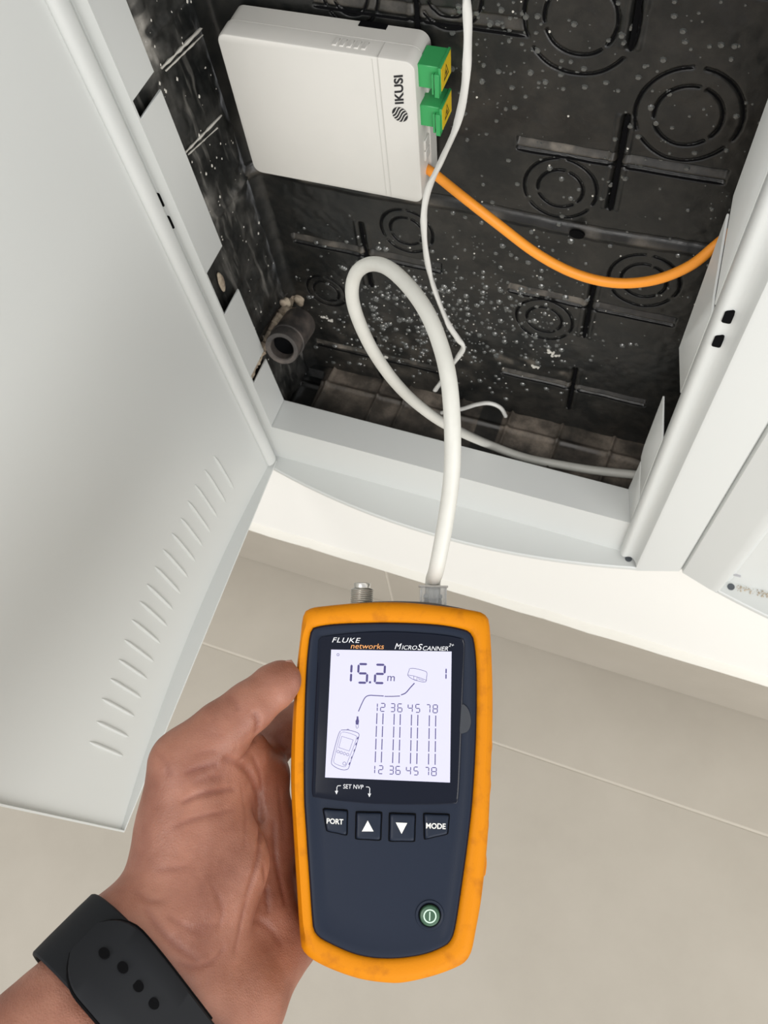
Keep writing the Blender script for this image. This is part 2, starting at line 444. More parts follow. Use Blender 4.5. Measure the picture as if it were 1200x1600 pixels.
# small latch slots (dark cut-outs) in stile and left strip
def dark_slot(parent, c, w, h, d=0.002, shf=SH, name='slot', rot=0, m_=M_dark):
    pts = rounded(w, h, min(w, h)*0.25, 3)
    m = MB().prism(pts, lambda p: (c[0]+p[0], c[1], c[2]+p[1]), lambda p: (c[0]+p[0], c[1]+d, c[2]+p[1]))
    return off(m.build(name, m_, parent, tf=shf))
for px in ((1138, 494), (1122, 532)):
    w = atY(px, -0.0060)
    o = dark_slot(cab, (w[0]+0.020*(w[2]-0.408), -0.0072, w[2]), 0.0048, 0.0085, 0.0030, name='latch_slot')
for px in ((248, 312), (264, 347)):
    w = atY(px, -0.0005)
    dark_slot(cab, (w[0]+0.020*(w[2]-0.408), -0.0006, w[2]), 0.0045, 0.0105, 0.0015, name='latch_slot')
def pin_hole(parent, px, shf=None):
    w = atZ(px, ZB)
    m = MB(); n = 20; r = 0.0034
    m.loft([[(w[0]+math.cos(a)*rr, w[1]+math.sin(a)*rr, z) for a in [2*math.pi*k/n for k in range(n)]] for rr, z in ((r, ZB-0.001), (r, ZB+0.0010), (r*0.75, ZB+0.0014), (r*0.70, ZB-0.0005))])
    return off(m.build('hinge_pin_hole', M_cut, parent))
def pin_dark(parent, px):
    w = atZ(px, ZB); n = 20; r = 0.0030
    return off(MB().loft([[(w[0]+math.cos(a)*r, w[1]+math.sin(a)*r, z) for a in [2*math.pi*k/n for k in range(n)]] for z in (ZB-0.001, ZB+0.0006)]).build('hinge_pin_hole', mat('pin_grey', (0.075, 0.085, 0.095), 0.6), parent))
pin_dark(cab, (982, 873))
w = atY((985, 856), -0.0005); dark_slot(cab, (w[0]+0.020*(w[2]-.408), -0.0012, w[2]), 0.006, 0.0018, 0.0012, name='weld_notch', m_=M_cut)
# small hinge knuckle at the lower left corner
hk = MB(); tube(hk, [(-0.2845, -0.0030, ZB-0.002), (-0.2845, -0.0030, ZB+0.010)], 0.0018, 12)
off(hk.build('hinge_pin', M_cut, cab))

# ---- door (swung open 87 degrees, bowed panel)
def chord(s): return -0.2815+0.043*s
def panel_x(s): return chord(s)-0.0025-0.0115*max(0, 1-((s-0.17)/0.185)**2)
DZ0, DZ1 = ZB+0.002, ZT-0.004
m = MB(); n = 40
S0, S1 = 0.006, 0.3515
rings = []
for i in range(n+1):
    s = S0+(S1-S0)*i/n
    rings.append([(panel_x(s), -s, DZ0), (panel_x(s), -s, DZ1), (panel_x(s)-0.0016, -s, DZ1), (panel_x(s)-0.0016, -s, DZ0)])
m.loft(rings)
door = off(m.build('door', M_paint, cab, tf=SH)); door['label'] = 'bowed door with a row of louvre slots near its bottom edge'
def dpart(mb, name, m_=M_paint, bevel=0):
    o = mb.build(name, m_, None, tf=SH, bevel=bevel); o.parent = door
    o.matrix_parent_inverse = (cab.matrix_world @ door.matrix_parent_inverse).inverted() if False else Matrix.Identity(4)
    return o
# bottom flange: lens between bowed panel and straight chord
m = MB(); rings = []
for i in range(n+1):
    s = S0+(S1+0.0012-S0)*i/n
    rings.append([(panel_x(s)-0.0016, -s, DZ0), (chord(s), -s, DZ0), (chord(s)+0.0004, -s, DZ0-0.0008), (chord(s), -s, DZ0-0.0016), (panel_x(s)-0.0016, -s, DZ0-0.0016)])
m.loft(rings); dpart(m, 'bottom_flange')
m = MB()
m.box((panel_x(S1)-0.0016, -S1-0.0014, DZ0), (chord(S1)+0.0006, -S1, DZ1)); dpart(m, 'edge_flange')
m = MB(); rings = []
# rolled hinge edge
rings = []
cx, cy, rr = -0.2850, -0.0085, 0.0042
for k in range(2):
    z = (DZ0+0.003, DZ1)[k]
    rings.append([(cx+rr*math.cos(a), cy+rr*1.5*math.sin(a), z) for a in [2*math.pi*j/20 for j in range(20)]])
MBh = MB().loft(rings); dpart(MBh, 'hinge_roll')
# louvre slots pressed in the door
TOP = [(790,170),(755,225),(720,280),(692,342),(668,400),(637,455),(603,515),(575,575),(545,640),(518,705),(490,770),(462,845),(440,920),(410,990),(380,1060),(358,1150),(335,1220)]
BOT = [(855,290),(828,340),(798,395),(772,445),(742,500),(715,558),(688,615),(660,678),(632,738),(612,797),(585,862),(562,928),(538,990),(515,1060),(490,1130),(470,1200),(448,1275)]
for t_, b_ in zip(TOP, BOT):
    pa, pb = (t_[0]*.425, 640+t_[1]*.425), (b_[0]*.425, 640+b_[1]*.425)
    A = atX(pa, -0.288); B = atX(pb, -0.288)
    s = -(A[1]+B[1])/2; X = panel_x(s)
    A = atX(pa, X); B = atX(pb, X); s = -(A[1]+B[1])/2; z1, z0 = A[2], B[2]
    mm = MB(); r = 0.0019
    path = [(0, 0, z0+(z1-z0)*k/8) for k in range(9)]
    rr_ = [0.0005, 0.0016, r, r, r, r, r, 0.0016, 0.0005]
    ring = []
    for (px_, py_, z), q in zip(path, rr_):
        ring.append([(panel_x(s)+q*1.0*math.cos(a), -s+q*0.85*math.sin(a), z) for a in [2*math.pi*j/10 for j in range(10)]])
    mm.loft(ring); dpart(mm, 'louvre_slot')

# ---- second cabinet at the right edge of the picture
cab2 = empty('wall_cabinet', (0.30, WALL_Y, ZB), 'second pale grey metal wall cabinet cut by the right edge, without a door', 'cabinet')
SH0 = lambda p: (p[0]-0.020*(p[2]-0.352), p[1], p[2])
def arc2(x): return -0.0120-0.024*max(0, 1-((x-0.308)/0.175)**2)
extrude_profile([(0.1012, 0.0075), (0.1012, 0.0015), (0.1030, -0.0026), (0.1270, -0.0108), (0.1320, -0.0120), (0.1345, -0.0112), (0.1360, -0.006), (0.1378, -0.0020), (0.141, -0.0002)], ZB-0.004, ZT, 'side_flank', cab2, SH0)
mm = MB(); mm.box((0.139, 0.0, ZB), (0.482, T, ZO)); mm.box((0.158, T, ZO-T), (0.468, 0.030, ZO))
mm.box((0.139, 0.0, ZO), (0.1615, T, ZT-.05)); mm.box((0.462, 0.0, ZO), (0.482, T, ZT-.05)); mm.box((0.146, 0, ZT-.05), (0.482, T, ZT))
off(mm.build('frame', M_paint, cab2, tf=SH0))
ledge(cab2, 0.1335, 0.484, arc2, shf=SH0)
plate('flank_foot', [(0.1012, 0.007), (0.1030, -0.0024), (0.133, -0.0125), (0.142, -0.006), (0.142, 0.007)], ZB-0.004, ZB-0.0025, M_paint, cab2, SH0)
extrude_profile([(0.478, 0.0), (0.482, -0.012), (0.525, 0.0015), (0.526, 0.0075)], ZB-0.004, ZT, 'side_flank', cab2, SH0)
# flat back plate seen through its opening
off(MB().box((0.158, 0.0055, ZO-0.01), (0.466, 0.0072, ZT-0.04)).build('back_plate', M_box, cab2, tf=SH0))
pin_dark(cab2, (1142, 917))
w = atY((1152, 899), -0.0005); dark_slot(cab2, (w[0]+0.020*(w[2]-.352), -0.0012, w[2]), 0.0055, 0.0022, 0.0012, SH0, 'weld_notch', m_=M_cut)
# crumbs of plaster on the ledge beside the pin hole
mm = MB()
for i in range(70):
    t = random.random(); c = atZ((1150+t*62, 918+t*14+random.uniform(-4, 5)), ZB+0.0004)
    r = random.uniform(0.0003, 0.0009)
    mm.add([c+np.array(q)*r for q in ((1,0,0),(0,1,0),(-1,0,0),(0,-1,0),(0,0,1.1),(0,0,-.5))], [(0,1,4),(1,2,4),(2,3,4),(3,0,4),(1,0,5),(2,1,5),(3,2,5),(0,3,5)])
o = mm.build('plaster_crumbs', M_plaster, None); tag(o, 'sandy plaster crumbs beside the dark pin hole on the right cabinet ledge', 'debris', kind='stuff')

# ================================================================== BLACK RECESS BOX
BY = 0.088
BX0, BX1, BZ0, BZ1 = -0.276, 0.060, 0.386, 0.90
bx = empty('recess_box', (-0.11, 0.05, BZ0), 'black moulded plastic recess box inside the open cabinet, spattered and dusty', 'box')
def hgrid(name, nx, nz, fpos, height, dust, m_, parent):
    """grid mesh; fpos(u,v,h)->xyz arrays"""
    u, v = np.meshgrid(np.linspace(0, 1, nx), np.linspace(0, 1, nz), indexing='ij')
    h = height(u, v); P = fpos(u, v, h).reshape(-1, 3)
    idx = np.arange(nx*nz).reshape(nx, nz)
    q = np.stack([idx[:-1, :-1], idx[1:, :-1], idx[1:, 1:], idx[:-1, 1:]], -1).reshape(-1, 4)
    me = bpy.data.meshes.new(name)
    me.vertices.add(len(P)); me.vertices.foreach_set('co', P.astype(np.float32).ravel())
    me.loops.add(len(q)*4); me.loops.foreach_set('vertex_index', q.astype(np.int32).ravel())
    me.polygons.add(len(q)); me.polygons.foreach_set('loop_start', np.arange(0, len(q)*4, 4, dtype=np.int32))
    me.polygons.foreach_set('loop_total', np.full(len(q), 4, dtype=np.int32))
    me.update(calc_edges=True); me.validate()
    a = me.attributes.new('dust', 'FLOAT', 'POINT'); a.data.foreach_set('value', np.clip(dust(u, v, h), 0, 1).astype(np.float32).ravel())
    me.materials.append(m_)
    me.polygons.foreach_set('use_smooth', [True]*len(me.polygons))
    o = bpy.data.objects.new(name, me); COL.objects.link(o); o.parent = parent; off(o)
    return o
def vnoise(X, Y, sc, seed):
    r = np.random.default_rng(seed); g = r.random((64, 64))
    x, y = X*sc, Y*sc; xi, yi = np.floor(x).astype(int), np.floor(y).astype(int)
    fx, fy = x-xi, y-yi; fx = fx*fx*(3-2*fx); fy = fy*fy*(3-2*fy)
    G_ = lambda a, b: g[a % 64, b % 64]
    return (G_(xi, yi)*(1-fx)+G_(xi+1, yi)*fx)*(1-fy)+(G_(xi, yi+1)*(1-fx)+G_(xi+1, yi+1)*fx)*fy
def bump1(d, w): return np.clip(1-np.abs(d)/w, 0, 1)
def sstep(x, a, b): t = np.clip((x-a)/(b-a), 0, 1); return t*t*(3-2*t)
LEAN = 0.016
def bw(p):
    w = atY(p, BY); return np.array([w[0]+LEAN*(w[2]-0.408), w[2]])
CR = [(bw((965, 258)), 1.0, 0.034), (bw((920, 482)), 1.0, 0.033), (bw((572, 400)), 1.0, 0.034), (bw((590, 560)), .6, .03), (bw((893, 608)), 1.0, 0.030), (bw((1003, -30)), 1.0, 0.034), (bw((650, 30)), .5, .03)]
RG = [(bw((1075, 182)), .0275, .0175), (bw((908, 30)), .0290, .0185), (bw((875, 296)), .0225, .0140), (bw((1006, 440)), .0235, .0150),
      (bw((850, 500)), .0215, .0135), (bw((635, 362)), .0195, .0125), (bw((510, 455)), .017, .011), (bw((545, -5)), .016, .010), (bw((700, -8)), .018, .012)]
FZ = bw((887, 358))[1]
def back_h(u, v):
    x = BX0+(BX1-BX0)*u; z = BZ0+(BZ1-BZ0)*v
    h = 0.0012*(vnoise(x, z, 22, 1)-0.5)+0.0007*(vnoise(x, z, 70, 2)-0.5)   # + = away from viewer
    h = h+0.0004*(vnoise(x, z, 200, 3)-0.5)
    for (c, a, hl) in CR:
        dx, dz = x-c[0], z-c[1]
        inx = sstep(0.061-np.abs(dx), 0, 0.0015)
        ramp = np.where((dz > 0.0008) & (dz < 0.0085), 0.0042*(dz-0.0008)/0.0077, 0)*sstep(0.0085-dz, 0, 0.0009)
        h = h+a*ramp*inx
        h = h+a*0.0034*bump1(dz, 0.0018)*inx
        inz = sstep(hl-np.abs(dz), 0, 0.0015)
        h = h+a*0.0040*bump1(dx, 0.0022)*inz
        h = h-a*0.0010*(bump1(dx-0.0042, 0.0022)+bump1(dx+0.0042, 0.0022))*inz
    for (c, r1, r2) in RG:
        dx, dz = x-c[0], z-c[1]; r = np.hypot(dx, dz); an = np.arctan2(dz, dx)
        for R, ph in ((r1, 0.5), (r2, 0.75)):
            gap = np.abs(np.sin(1.5*(an+ph)))           # three bridges
            h = h+0.0022*bump1(r-R, 0.00115)*(gap > 0.13)
    # joint between the stacked modules: rounded ridge, groove and screw hole
    d = z-FZ-0.0015*np.sin(x*40)
    h = h-0.0022*bump1(d, 0.005)+0.0016*bump1(d-0.0062, 0.0022)
    # rounded edges to the side, bottom
    h = h-0.008*np.clip(1-(x-BX0)/0.008, 0, 1)**2
    return h
def back_d(u, v, h):
    x = BX0+(BX1-BX0)*u; z = BZ0+(BZ1-BZ0)*v
    d = 0.05*vnoise(x, z, 30, 5)*vnoise(x, z, 11, 6)
    for (c, a, hl) in CR:
        dx, dz = x-c[0], z-c[1]
        f = ((dz > 0.0012) & (dz < 0.0078) & (np.abs(dx) < 0.060))
        side = np.where(dx < 0, 1.0, 0.35)
        d = d+f*(0.16+0.35*sstep(vnoise(x, z, 130, 8), 0.45, .8))*side
    d = d+0.35*np.exp(-((z-FZ-0.001)/0.0035)**2)*sstep(vnoise(x, z, 60, 9), 0.35, 0.9)
    # dirtier area low on the left
    c = bw((640, 560)); d = d+0.16*np.exp(-(((x-c[0])/0.10)**2+((z-c[1])/0.05)**2))*vnoise(x, z, 90, 4)
    c = bw((830, 560)); d = d+0.55*np.exp(-(((x-c[0])/0.035)**2+((z-c[1]+0.008)/0.005)**2))*sstep(vnoise(x, z, 110, 14), .3, .7)
    return d
hgrid('back_panel', 420, 620, lambda u, v, h: np.stack([BX0+(BX1-BX0)*u-LEAN*(BZ0+(BZ1-BZ0)*v-0.408), BY+h, BZ0+(BZ1-BZ0)*v], -1), back_h, back_d, M_box, bx)
w = atY((901, 367), BY-0.0030); mm = MB()
mm.loft([[(w[0]+.0050*math.cos(a), w[1]+.0016*k+.35*.0052*math.sin(a)*-1, w[2]+.0052*math.sin(a)) for a in [2*math.pi*j/20 for j in range(20)]] for k in (0, 1)])
off(mm.build('screw_hole', M_dark, bx))
# left side
def left_h(u, v):
    y = 0.006+(BY-0.006)*u; z = BZ0+(BZ1-BZ0)*v
    h = 0.0022*(vnoise(y*3, z, 40, 21)-0.5)+0.0008*(vnoise(y*2, z, 160, 22)-.5)
    for zz in (0.614, 0.49, 0.74):
        h = h+0.0018*bump1(z-zz-0.003, 0.004)
    h = h+0.0012*np.sin(z*260)*sstep(u, 0.1, 0.4)*0.35
    return h
def left_d(u, v, h):
    y = 0.006+(BY-0.006)*u; z = BZ0+(BZ1-BZ0)*v
    d = 0.10*vnoise(y, z, 60, 24)
    c = atX((248, 75), BX0); d = d+0.95*np.exp(-(((y-c[1])/0.010)**2+((z-c[2])/0.016)**2))*sstep(vnoise(y, z, 150, 25), .35, .6)
    c = atX((330, 345), BX0); d = d+0.8*np.exp(-(((y-c[1])/0.014)**2+((z-c[2])/0.008)**2))*sstep(vnoise(y, z, 150, 26), .35, .65)
    c = atX((385, 295), BX0); d = d+0.5*np.exp(-(((y-c[1])/0.02)**2+((z-c[2])/0.008)**2))*sstep(vnoise(y, z, 170, 27), .35, .75)
    return d
hgrid('side_panel', 90, 520, lambda u, v, h: np.stack([BX0-0.0085*(1-u)+h-LEAN*(BZ0+(BZ1-BZ0)*v-0.408), 0.006+(BY+0.002-0.006)*u, BZ0+(BZ1-BZ0)*v], -1), left_h, left_d, M_box_side, bx)
hgrid('side_panel', 8, 60, lambda u, v, h: np.stack([BX1+h, 0.006+(BY+0.002-0.006)*u, BZ0+(BZ1-BZ0)*v], -1), lambda u, v: 0*u, lambda u, v, h: 0*u, M_box, bx)
hgrid('top_panel', 40, 8, lambda u, v, h: np.stack([BX0+(BX1-BX0)*u, 0.006+(BY-0.004)*v, BZ1+h], -1), lambda u, v: 0*u, lambda u, v, h: 0*u, M_box, bx)
def bot_h(u, v):
    x = BX0+(BX1-BX0)*u; y = 0.006+(BY-0.006)*v
    h = 0.0012*(vnoise(x, y, 60, 31)-.5)
    for xx in (-0.245, -0.195, -0.17, -0.12, -0.075, -0.03, 0.015):
        h = h+0.0035*bump1(x-xx-0.05*(y-0.05), 0.0022)
    h = h+0.0025*bump1(y-0.064, 0.003)
    h = h-0.010*sstep(-np.abs(x+0.262)+0.012, 0, 0.002)*(y < 0.074)*(y > 0.02)
    return h
def bot_d(u, v, h):
    x = BX0+(BX1-BX0)*u; y = 0.006+(BY-0.006)*v
    return (0.25+0.65*sstep(vnoise(x, y, 55, 33), .25, .8))*sstep(x, -0.255, -0.24)*np.where((x > -0.10) & (x < -0.08), 0.15, 1)
hgrid('floor_panel', 300, 80, lambda u, v, h: np.stack([BX0-.008+(BX1-BX0+.010)*u, 0.006+(BY+.002)*v, BZ0+.003+h], -1), bot_h, bot_d, M_box_floor, bx)
# flat dark strips painting the shade inside the knock-out grooves and crosses
def surf_ys(x, z):
    u = (np.array([x])-BX0)/(BX1-BX0); v = (np.array([z])-BZ0)/(BZ1-BZ0)
    return BY+back_h(u, v)[0]
def groove_strip(mb, pts, w):
    pts = np.array(pts); ok = (pts[:, 0] > BX0+.004) & (pts[:, 0] < BX1-.004) & (pts[:, 1] > BZ0+.002) & (pts[:, 1] < BZ1-.004)
    pts = pts[ok]
    if len(pts) < 2: return
    t = np.gradient(pts, axis=0); t /= np.linalg.norm(t, axis=1)[:, None]+1e-9; nr = np.stack([-t[:, 1], t[:, 0]], -1)
    a_, b_ = pts+nr*.0026, pts-nr*.0026
    y = np.minimum(surf_ys(a_[:, 0], a_[:, 1]), surf_ys(b_[:, 0], b_[:, 1])); y = np.convolve(np.pad(y, 2, 'edge'), np.ones(5)/5, 'valid')-.0002
    nr = nr*w/2
    k = np.clip(np.minimum(np.arange(len(pts)), np.arange(len(pts))[::-1])/2.0+.3, 0, 1)[:, None]
    A, B = pts+nr*k, pts-nr*k; n = len(pts)
    V3 = lambda Q_: [(q[0]-LEAN*(q[1]-.408), yy, q[1]) for q, yy in zip(Q_, y)]
    mb.add(V3(A)+V3(B), [(i, i+1, n+i+1, n+i) for i in range(n-1)])
for (c, a_, hl) in CR:
    mb = MB(); groove_strip(mb, [(c[0]-.060+.120*i/60, c[1]-.0008) for i in range(61)], .0017)
    groove_strip(mb, [(c[0]+.0006, c[1]-hl+2*hl*i/40) for i in range(41)], .0026)
    if mb.v: off(mb.build('cross_groove_shade', M_dark, bx))
for (c, r1, r2) in RG:
    mb = MB()
    for R__, ph in ((r1, .5), (r2, .75)):
        arc_ = []
        for i in range(241):
            an = 2*math.pi*i/240
            if abs(math.sin(1.5*(an+ph))) > .13: arc_.append((c[0]+R__*math.cos(an), c[1]+R__*math.sin(an)))
            elif arc_: groove_strip(mb, arc_, .0011); arc_ = []
        if arc_: groove_strip(mb, arc_, .0011)
    if mb.v: off(mb.build('knockout_ring_shade', M_dark, bx))
# splashes dried on the plastic
OCT = [(0,1,4),(1,2,4),(2,3,4),(3,0,4),(1,0,5),(2,1,5),(3,2,5),(0,3,5)]
def blob(mb, c, rx, rz, h, n=7):
    vs = []; 
    for k in range(n):
        a = 2*math.pi*k/n; vs.append((c[0]+rx*math.cos(a), c[1]+0.0003, c[2]+rz*math.sin(a)))
    for k in range(n):
        a = 2*math.pi*k/n; vs.append((c[0]+rx*.68*math.cos(a), c[1]-h*.75, c[2]+rz*.68*math.sin(a)-rz*.15))
    vs.append((c[0], c[1]-h, c[2]-rz*.25))
    fs = [(k, (k+1) % n, n+(k+1) % n, n+k) for k in range(n)]+[(n+k, n+(k+1) % n, 2*n) for k in range(n)]
    mb.add([(q[0]-LEAN*(q[2]-0.408), q[1], q[2]) for q in vs], fs)
def surf_y(x, z):
    u = np.array([[(x-BX0)/(BX1-BX0)]]); v = np.array([[(z-BZ0)/(BZ1-BZ0)]])
    return BY+float(back_h(u, v)[0, 0])
d1, d2 = MB(), MB()
cnt = 0
pts = []
for k in range(900): pts.append((random.gauss(660, 105), random.gauss(500, 62), 1))
for k in range(330): pts.append((random.uniform(700, 1190), random.uniform(0, 560), 0))
for k in range(120): pts.append((random.gauss(850, 60), random.gauss(500, 55), 1))
for k in range(80): pts.append((random.gauss(790, 60), random.gauss(30, 60), 0))
for (px, py, k) in pts:
    if py > 640 or py < -40: continue
    w = bw((px, py))
    if not (BX0+0.01 < w[0] < BX1-0.004 and BZ0+0.01 < w[1] < BZ1-.01): continue
    r = random.choice((.0005, .0007, .0009, .0012, .0016, .0021)) * (1.05 if k else 0.8)
    c = (w[0], surf_y(w[0], w[1]), w[1])
    white = random.random() < (0.12 if k else 0.07)
    if white: r = min(r, .0010)
    (blob(d2, c, r*.8, r*.7, r*.5) if white else blob(d1, c, r*1.25, r*random.uniform(.8, 1.2), r*.6))
for px in ((836, 572), (870, 555), (515, 500), (505, 495), (862, 548), (600, 560)):
    w = bw(px)
    for j in range(7):
        x, z = w[0]+random.gauss(0, .002), w[1]+random.gauss(0, .0012); blob(d2, (x, surf_y(x, z), z), random.uniform(.0007, .0018), random.uniform(.0006, .0014), .001)
tag(off(d1.build('dried_droplets', M_drop, bx)), kind='stuff')
tag(off(d2.build('plaster_specks', M_speck, bx)), kind='stuff')
# ribs of dried plaster and specks on the left side
d3 = MB()
for a, b, r in (((262, 108), (322, 34), .0010), ((268, 112), (318, 52), .0006), ((298, 240), (345, 180), .0008), ((302, 243), (340, 200), .0005)):
    A, B = atX(a, BX0-0.0055), atX(b, BX0-0.0055)
    A[0] = XS(A[1], A[2])+.0008; B[0] = XS(B[1], B[2])+.0008
    P = [A+(B-A)*t for t in np.linspace(0, 1, 14)]
    tube(d3, P, [r*random.uniform(.5, 1.2) for _ in P], 6)
for k in range(130):
    y, z = random.uniform(.012, .082), random.uniform(.45, .82); r = random.choice((.0003, .0005, .0008, .0012))
    d3.add([(XS(y, z)+.0006+r*q[0]*.5, y+r*q[1], z+r*q[2]) for q in ((1,0,0),(0,1,0),(-1,0,0),(0,-1,0),(0,0,1.3),(0,0,-1.1))], OCT)
tag(off(d3.build('plaster_splashes', M_speck, bx)), kind='stuff')

# conduit stub poking through a broken knock-out, with plaster round it
c0 = atX((440, 545), BX0+0.020); c1 = atX((456, 476), BX0+0.012)
cdt = empty('conduit_pipe', c0, 'short dusty black conduit end poking through the broken lower left corner of the box', 'pipe')
mm = MB(); Ro, Ri = 0.0142, 0.0098
ax = c1-c0; ax /= np.linalg.norm(ax); e1 = np.cross(ax, [1, 0, 0]); e1 /= np.linalg.norm(e1); e2 = np.cross(ax, e1)
fw = M[:, 2]
axp = np.array([-0.12, 1.0, -0.45]); axp = axp/np.linalg.norm(axp)
e1 = np.cross(axp, [1, 0, 0]); e1 /= np.linalg.norm(e1); e2 = np.cross(axp, e1)
rings = []
for (r, t) in ((Ri, .04), (Ri, .001), (Ri+.0008, 0), (Ro-.0005, 0), (Ro, .001), (Ro, .012), (Ro+.0008, .013), (Ro+.0008, .016), (Ro, .017), (Ro, .045)):
    rings.append([c0+axp*t+(e1*math.cos(a)+e2*math.sin(a))*r for a in [2*math.pi*k/28 for k in range(28)]])
mm.loft(rings, cap0=True, cap1=True); o = mm.build('pipe_wall', M_pipe, cdt); off(o)
mm = MB(); mm.loft([[c0+axp*t+(e1*math.cos(a)+e2*math.sin(a))*Ri*.99 for a in [2*math.pi*k/24 for k in range(24)]] for t in (.009, .010)]); off(mm.build('bore', M_dark, cdt))
def lump(c, r, seed, sc=(1, 1, 1), sub=3):
    bm = bmesh.new(); bmesh.ops.create_icosphere(bm, subdivisions=sub, radius=1)
    rg = np.random.default_rng(seed); k = rg.normal(size=(6, 3))*2.2; ph = rg.random(6)*6
    me = bpy.data.meshes.new('lump')
    for v in bm.verts:
        p = np.array(v.co); d = 1+0.16*sum(math.sin(k[i]@p+ph[i]) for i in range(6))
        q = p*d*r*np.array(sc)+c; v.co = q
    bm.to_mesh(me); bm.free(); return me
pl_pts = [((466, 468), .0042, (1, .8, 1)), ((461, 486), .0030, (1, 1, 1)), ((470, 494), .0022, (1, 1, 1)), ((446, 474), .0032, (1, .8, 1.2)), ((452, 488), .0040, (1, .9, 1)), ((346, 440), .0022, (.4, 1, 2.8)), ((343, 434), .0012, (.4, 1, 2.0))]
for i, (px, r, sc) in enumerate(pl_pts):
    X_ = BX0
    for _ in range(4):
        w = atX(px, X_); X_ = XS(w[1], w[2])+.0015+(0.006 if i in (0, 1, 2, 3, 4, 5) and px[0] > 400 else 0)
    me = lump(w, r*1.25, 40+i, sc); o = link('plaster_lump', me, M_plaster, bx); off(o)
mm = MB(); P = []
for px in ((458, 462), (447, 478), (433, 500), (420, 525), (408, 548), (396, 570), (388, 590)):
    X_ = BX0
    for _ in range(4):
        w = atX(px, X_); X_ = XS(w[1], w[2])+.002
    P.append(w)
P = catmull(P, 8)
tube(mm, [p+np.array([0, random.gauss(0, .0006), random.gauss(0, .0006)]) for p in P], [.0042*random.uniform(.75, 1.2) for _ in P], 9)
off(mm.build('plaster_edge', M_plaster, bx))
# ================================================================== FIBRE TERMINATION BOX
fx0, fx1, fz0, fz1, fy0, fy1 = -0.2570, -0.1400, 0.6440, 0.7385, 0.0580, 0.0845
fb = empty('fibre_termination_box', ((fx0+fx1)/2, fy1, fz0), 'white plastic fibre termination box with rounded corners mounted on the black back panel', 'box')
def fring(inset, y, rr, top_cut=0):
    w, h = fx1-fx0-2*inset, fz1-fz0-2*inset
    return [(p[0], y, p[1]) for p in rounded(w, h, rr, 7, (fx0+fx1)/2, (fz0+fz1)/2)]
mm = MB()
mm.loft([fring(.0012, fy0, .0045), fring(.0004, fy0+.0005, .0052), fring(.0, fy0+.0016, .0056), fring(-.0002, fy0+.0125, .006)], True, True)
off(mm.build('cover', M_white, fb))
mm = MB()
mm.loft([fring(.0006, fy0+.0128, .006), fring(.0006, fy0+.0132, .006), fring(.0002, fy0+.0136, .006), fring(.0, fy1, .0065)], True, True)
o = off(mm.build('base', M_white, fb))
# step seam line across cover, near right
mm = MB(); xs1 = -0.1610
mm.box((xs1, fy0-.00025, fz0+.0012), (xs1+.0005, fy0+.0005, fz1-.0012)); mm.box((xs1-.003, fy0-.0002, fz0+.0012), (xs1-.0028, fy0+.0005, fz1-.0012))
mm.box((xs1, fy0, fz1-.0008), (xs1+.0005, fy0+.0125, fz1+.0003))
off(mm.build('cover_seam', M_seam, fb))
for k in range(5):
    x = -0.1885+k*.0042
    mm = MB(); pts = [(x, fy0+.004), (x+.0026, fy0+.004), (x+.0031, fy0+.010), (x+.0005, fy0+.010)]
    mm.prism(pts, lambda p: (p[0], p[1], fz1-.001), lambda p: (p[0], p[1], fz1+.0007))
    off(mm.build('vent_rib', M_white, fb, bevel=.0003, seg=1))
# notch of the base top edge
mm = MB(); mm.box((-0.1800, fy1-.0040, fz1-.0004), (-0.1640, fy1+.0004, fz1+.0004)); off(mm.build('base_notch', M_dark, fb))
# logo: round emblem + letters, reading bottom to top
def fpx(p): w = atY(p, fy0); return w[0], w[2]
def place_text(mb, s, A, B, C, **k):
    """unit box mapped: origin A, x axis to B, y axis to C (3-D)"""
    v, f = text_mesh(s, **k); A, B, C = map(np.array, (A, B, C))
    mb.add([A+(B-A)*p[0]+(C-A)*p[1] for p in v], f)
yk = fy0-0.00025
def F3(p): w = atY(p, yk); return w
mm = MB()
place_text(mm, 'IKUSI', F3((631, 162)), F3((629.5, 117)), F3((617, 163)), bold=0.03)
o = off(mm.build('logo_letters', M_black, fb, smooth=False))
mm = MB(); cc = F3((625, 179)); R_ = 0.0052*0.9
mm.add([(cc[0]+R_*math.cos(2*math.pi*k/40), yk, cc[2]+R_*math.sin(2*math.pi*k/40)) for k in range(40)], [tuple(range(40))])
off(mm.build('logo_emblem', M_black, fb, smooth=False))
mm = MB()
for k in range(5):
    o0 = (-0.70+k*0.35); pr_ = []
    for jx in range(25):
        q = -1+2*jx/24; yy = o0+0.20*math.sin(q*2.4); lim = math.sqrt(max(0, 1-q*q))
        for w_ in (max(-lim, min(lim, yy-.062)), max(-lim, min(lim, yy+.062))):
            ang = math.radians(40); pr_.append((cc[0]+(q*math.cos(ang)-w_*math.sin(ang))*R_, yk-.0001, cc[2]+(q*math.sin(ang)+w_*math.cos(ang))*R_))
    mm.add(pr_, [(2*jx, 2*jx+2, 2*jx+3, 2*jx+1) for jx in range(24)])
off(mm.build('logo_stripes', M_white, fb, smooth=False))
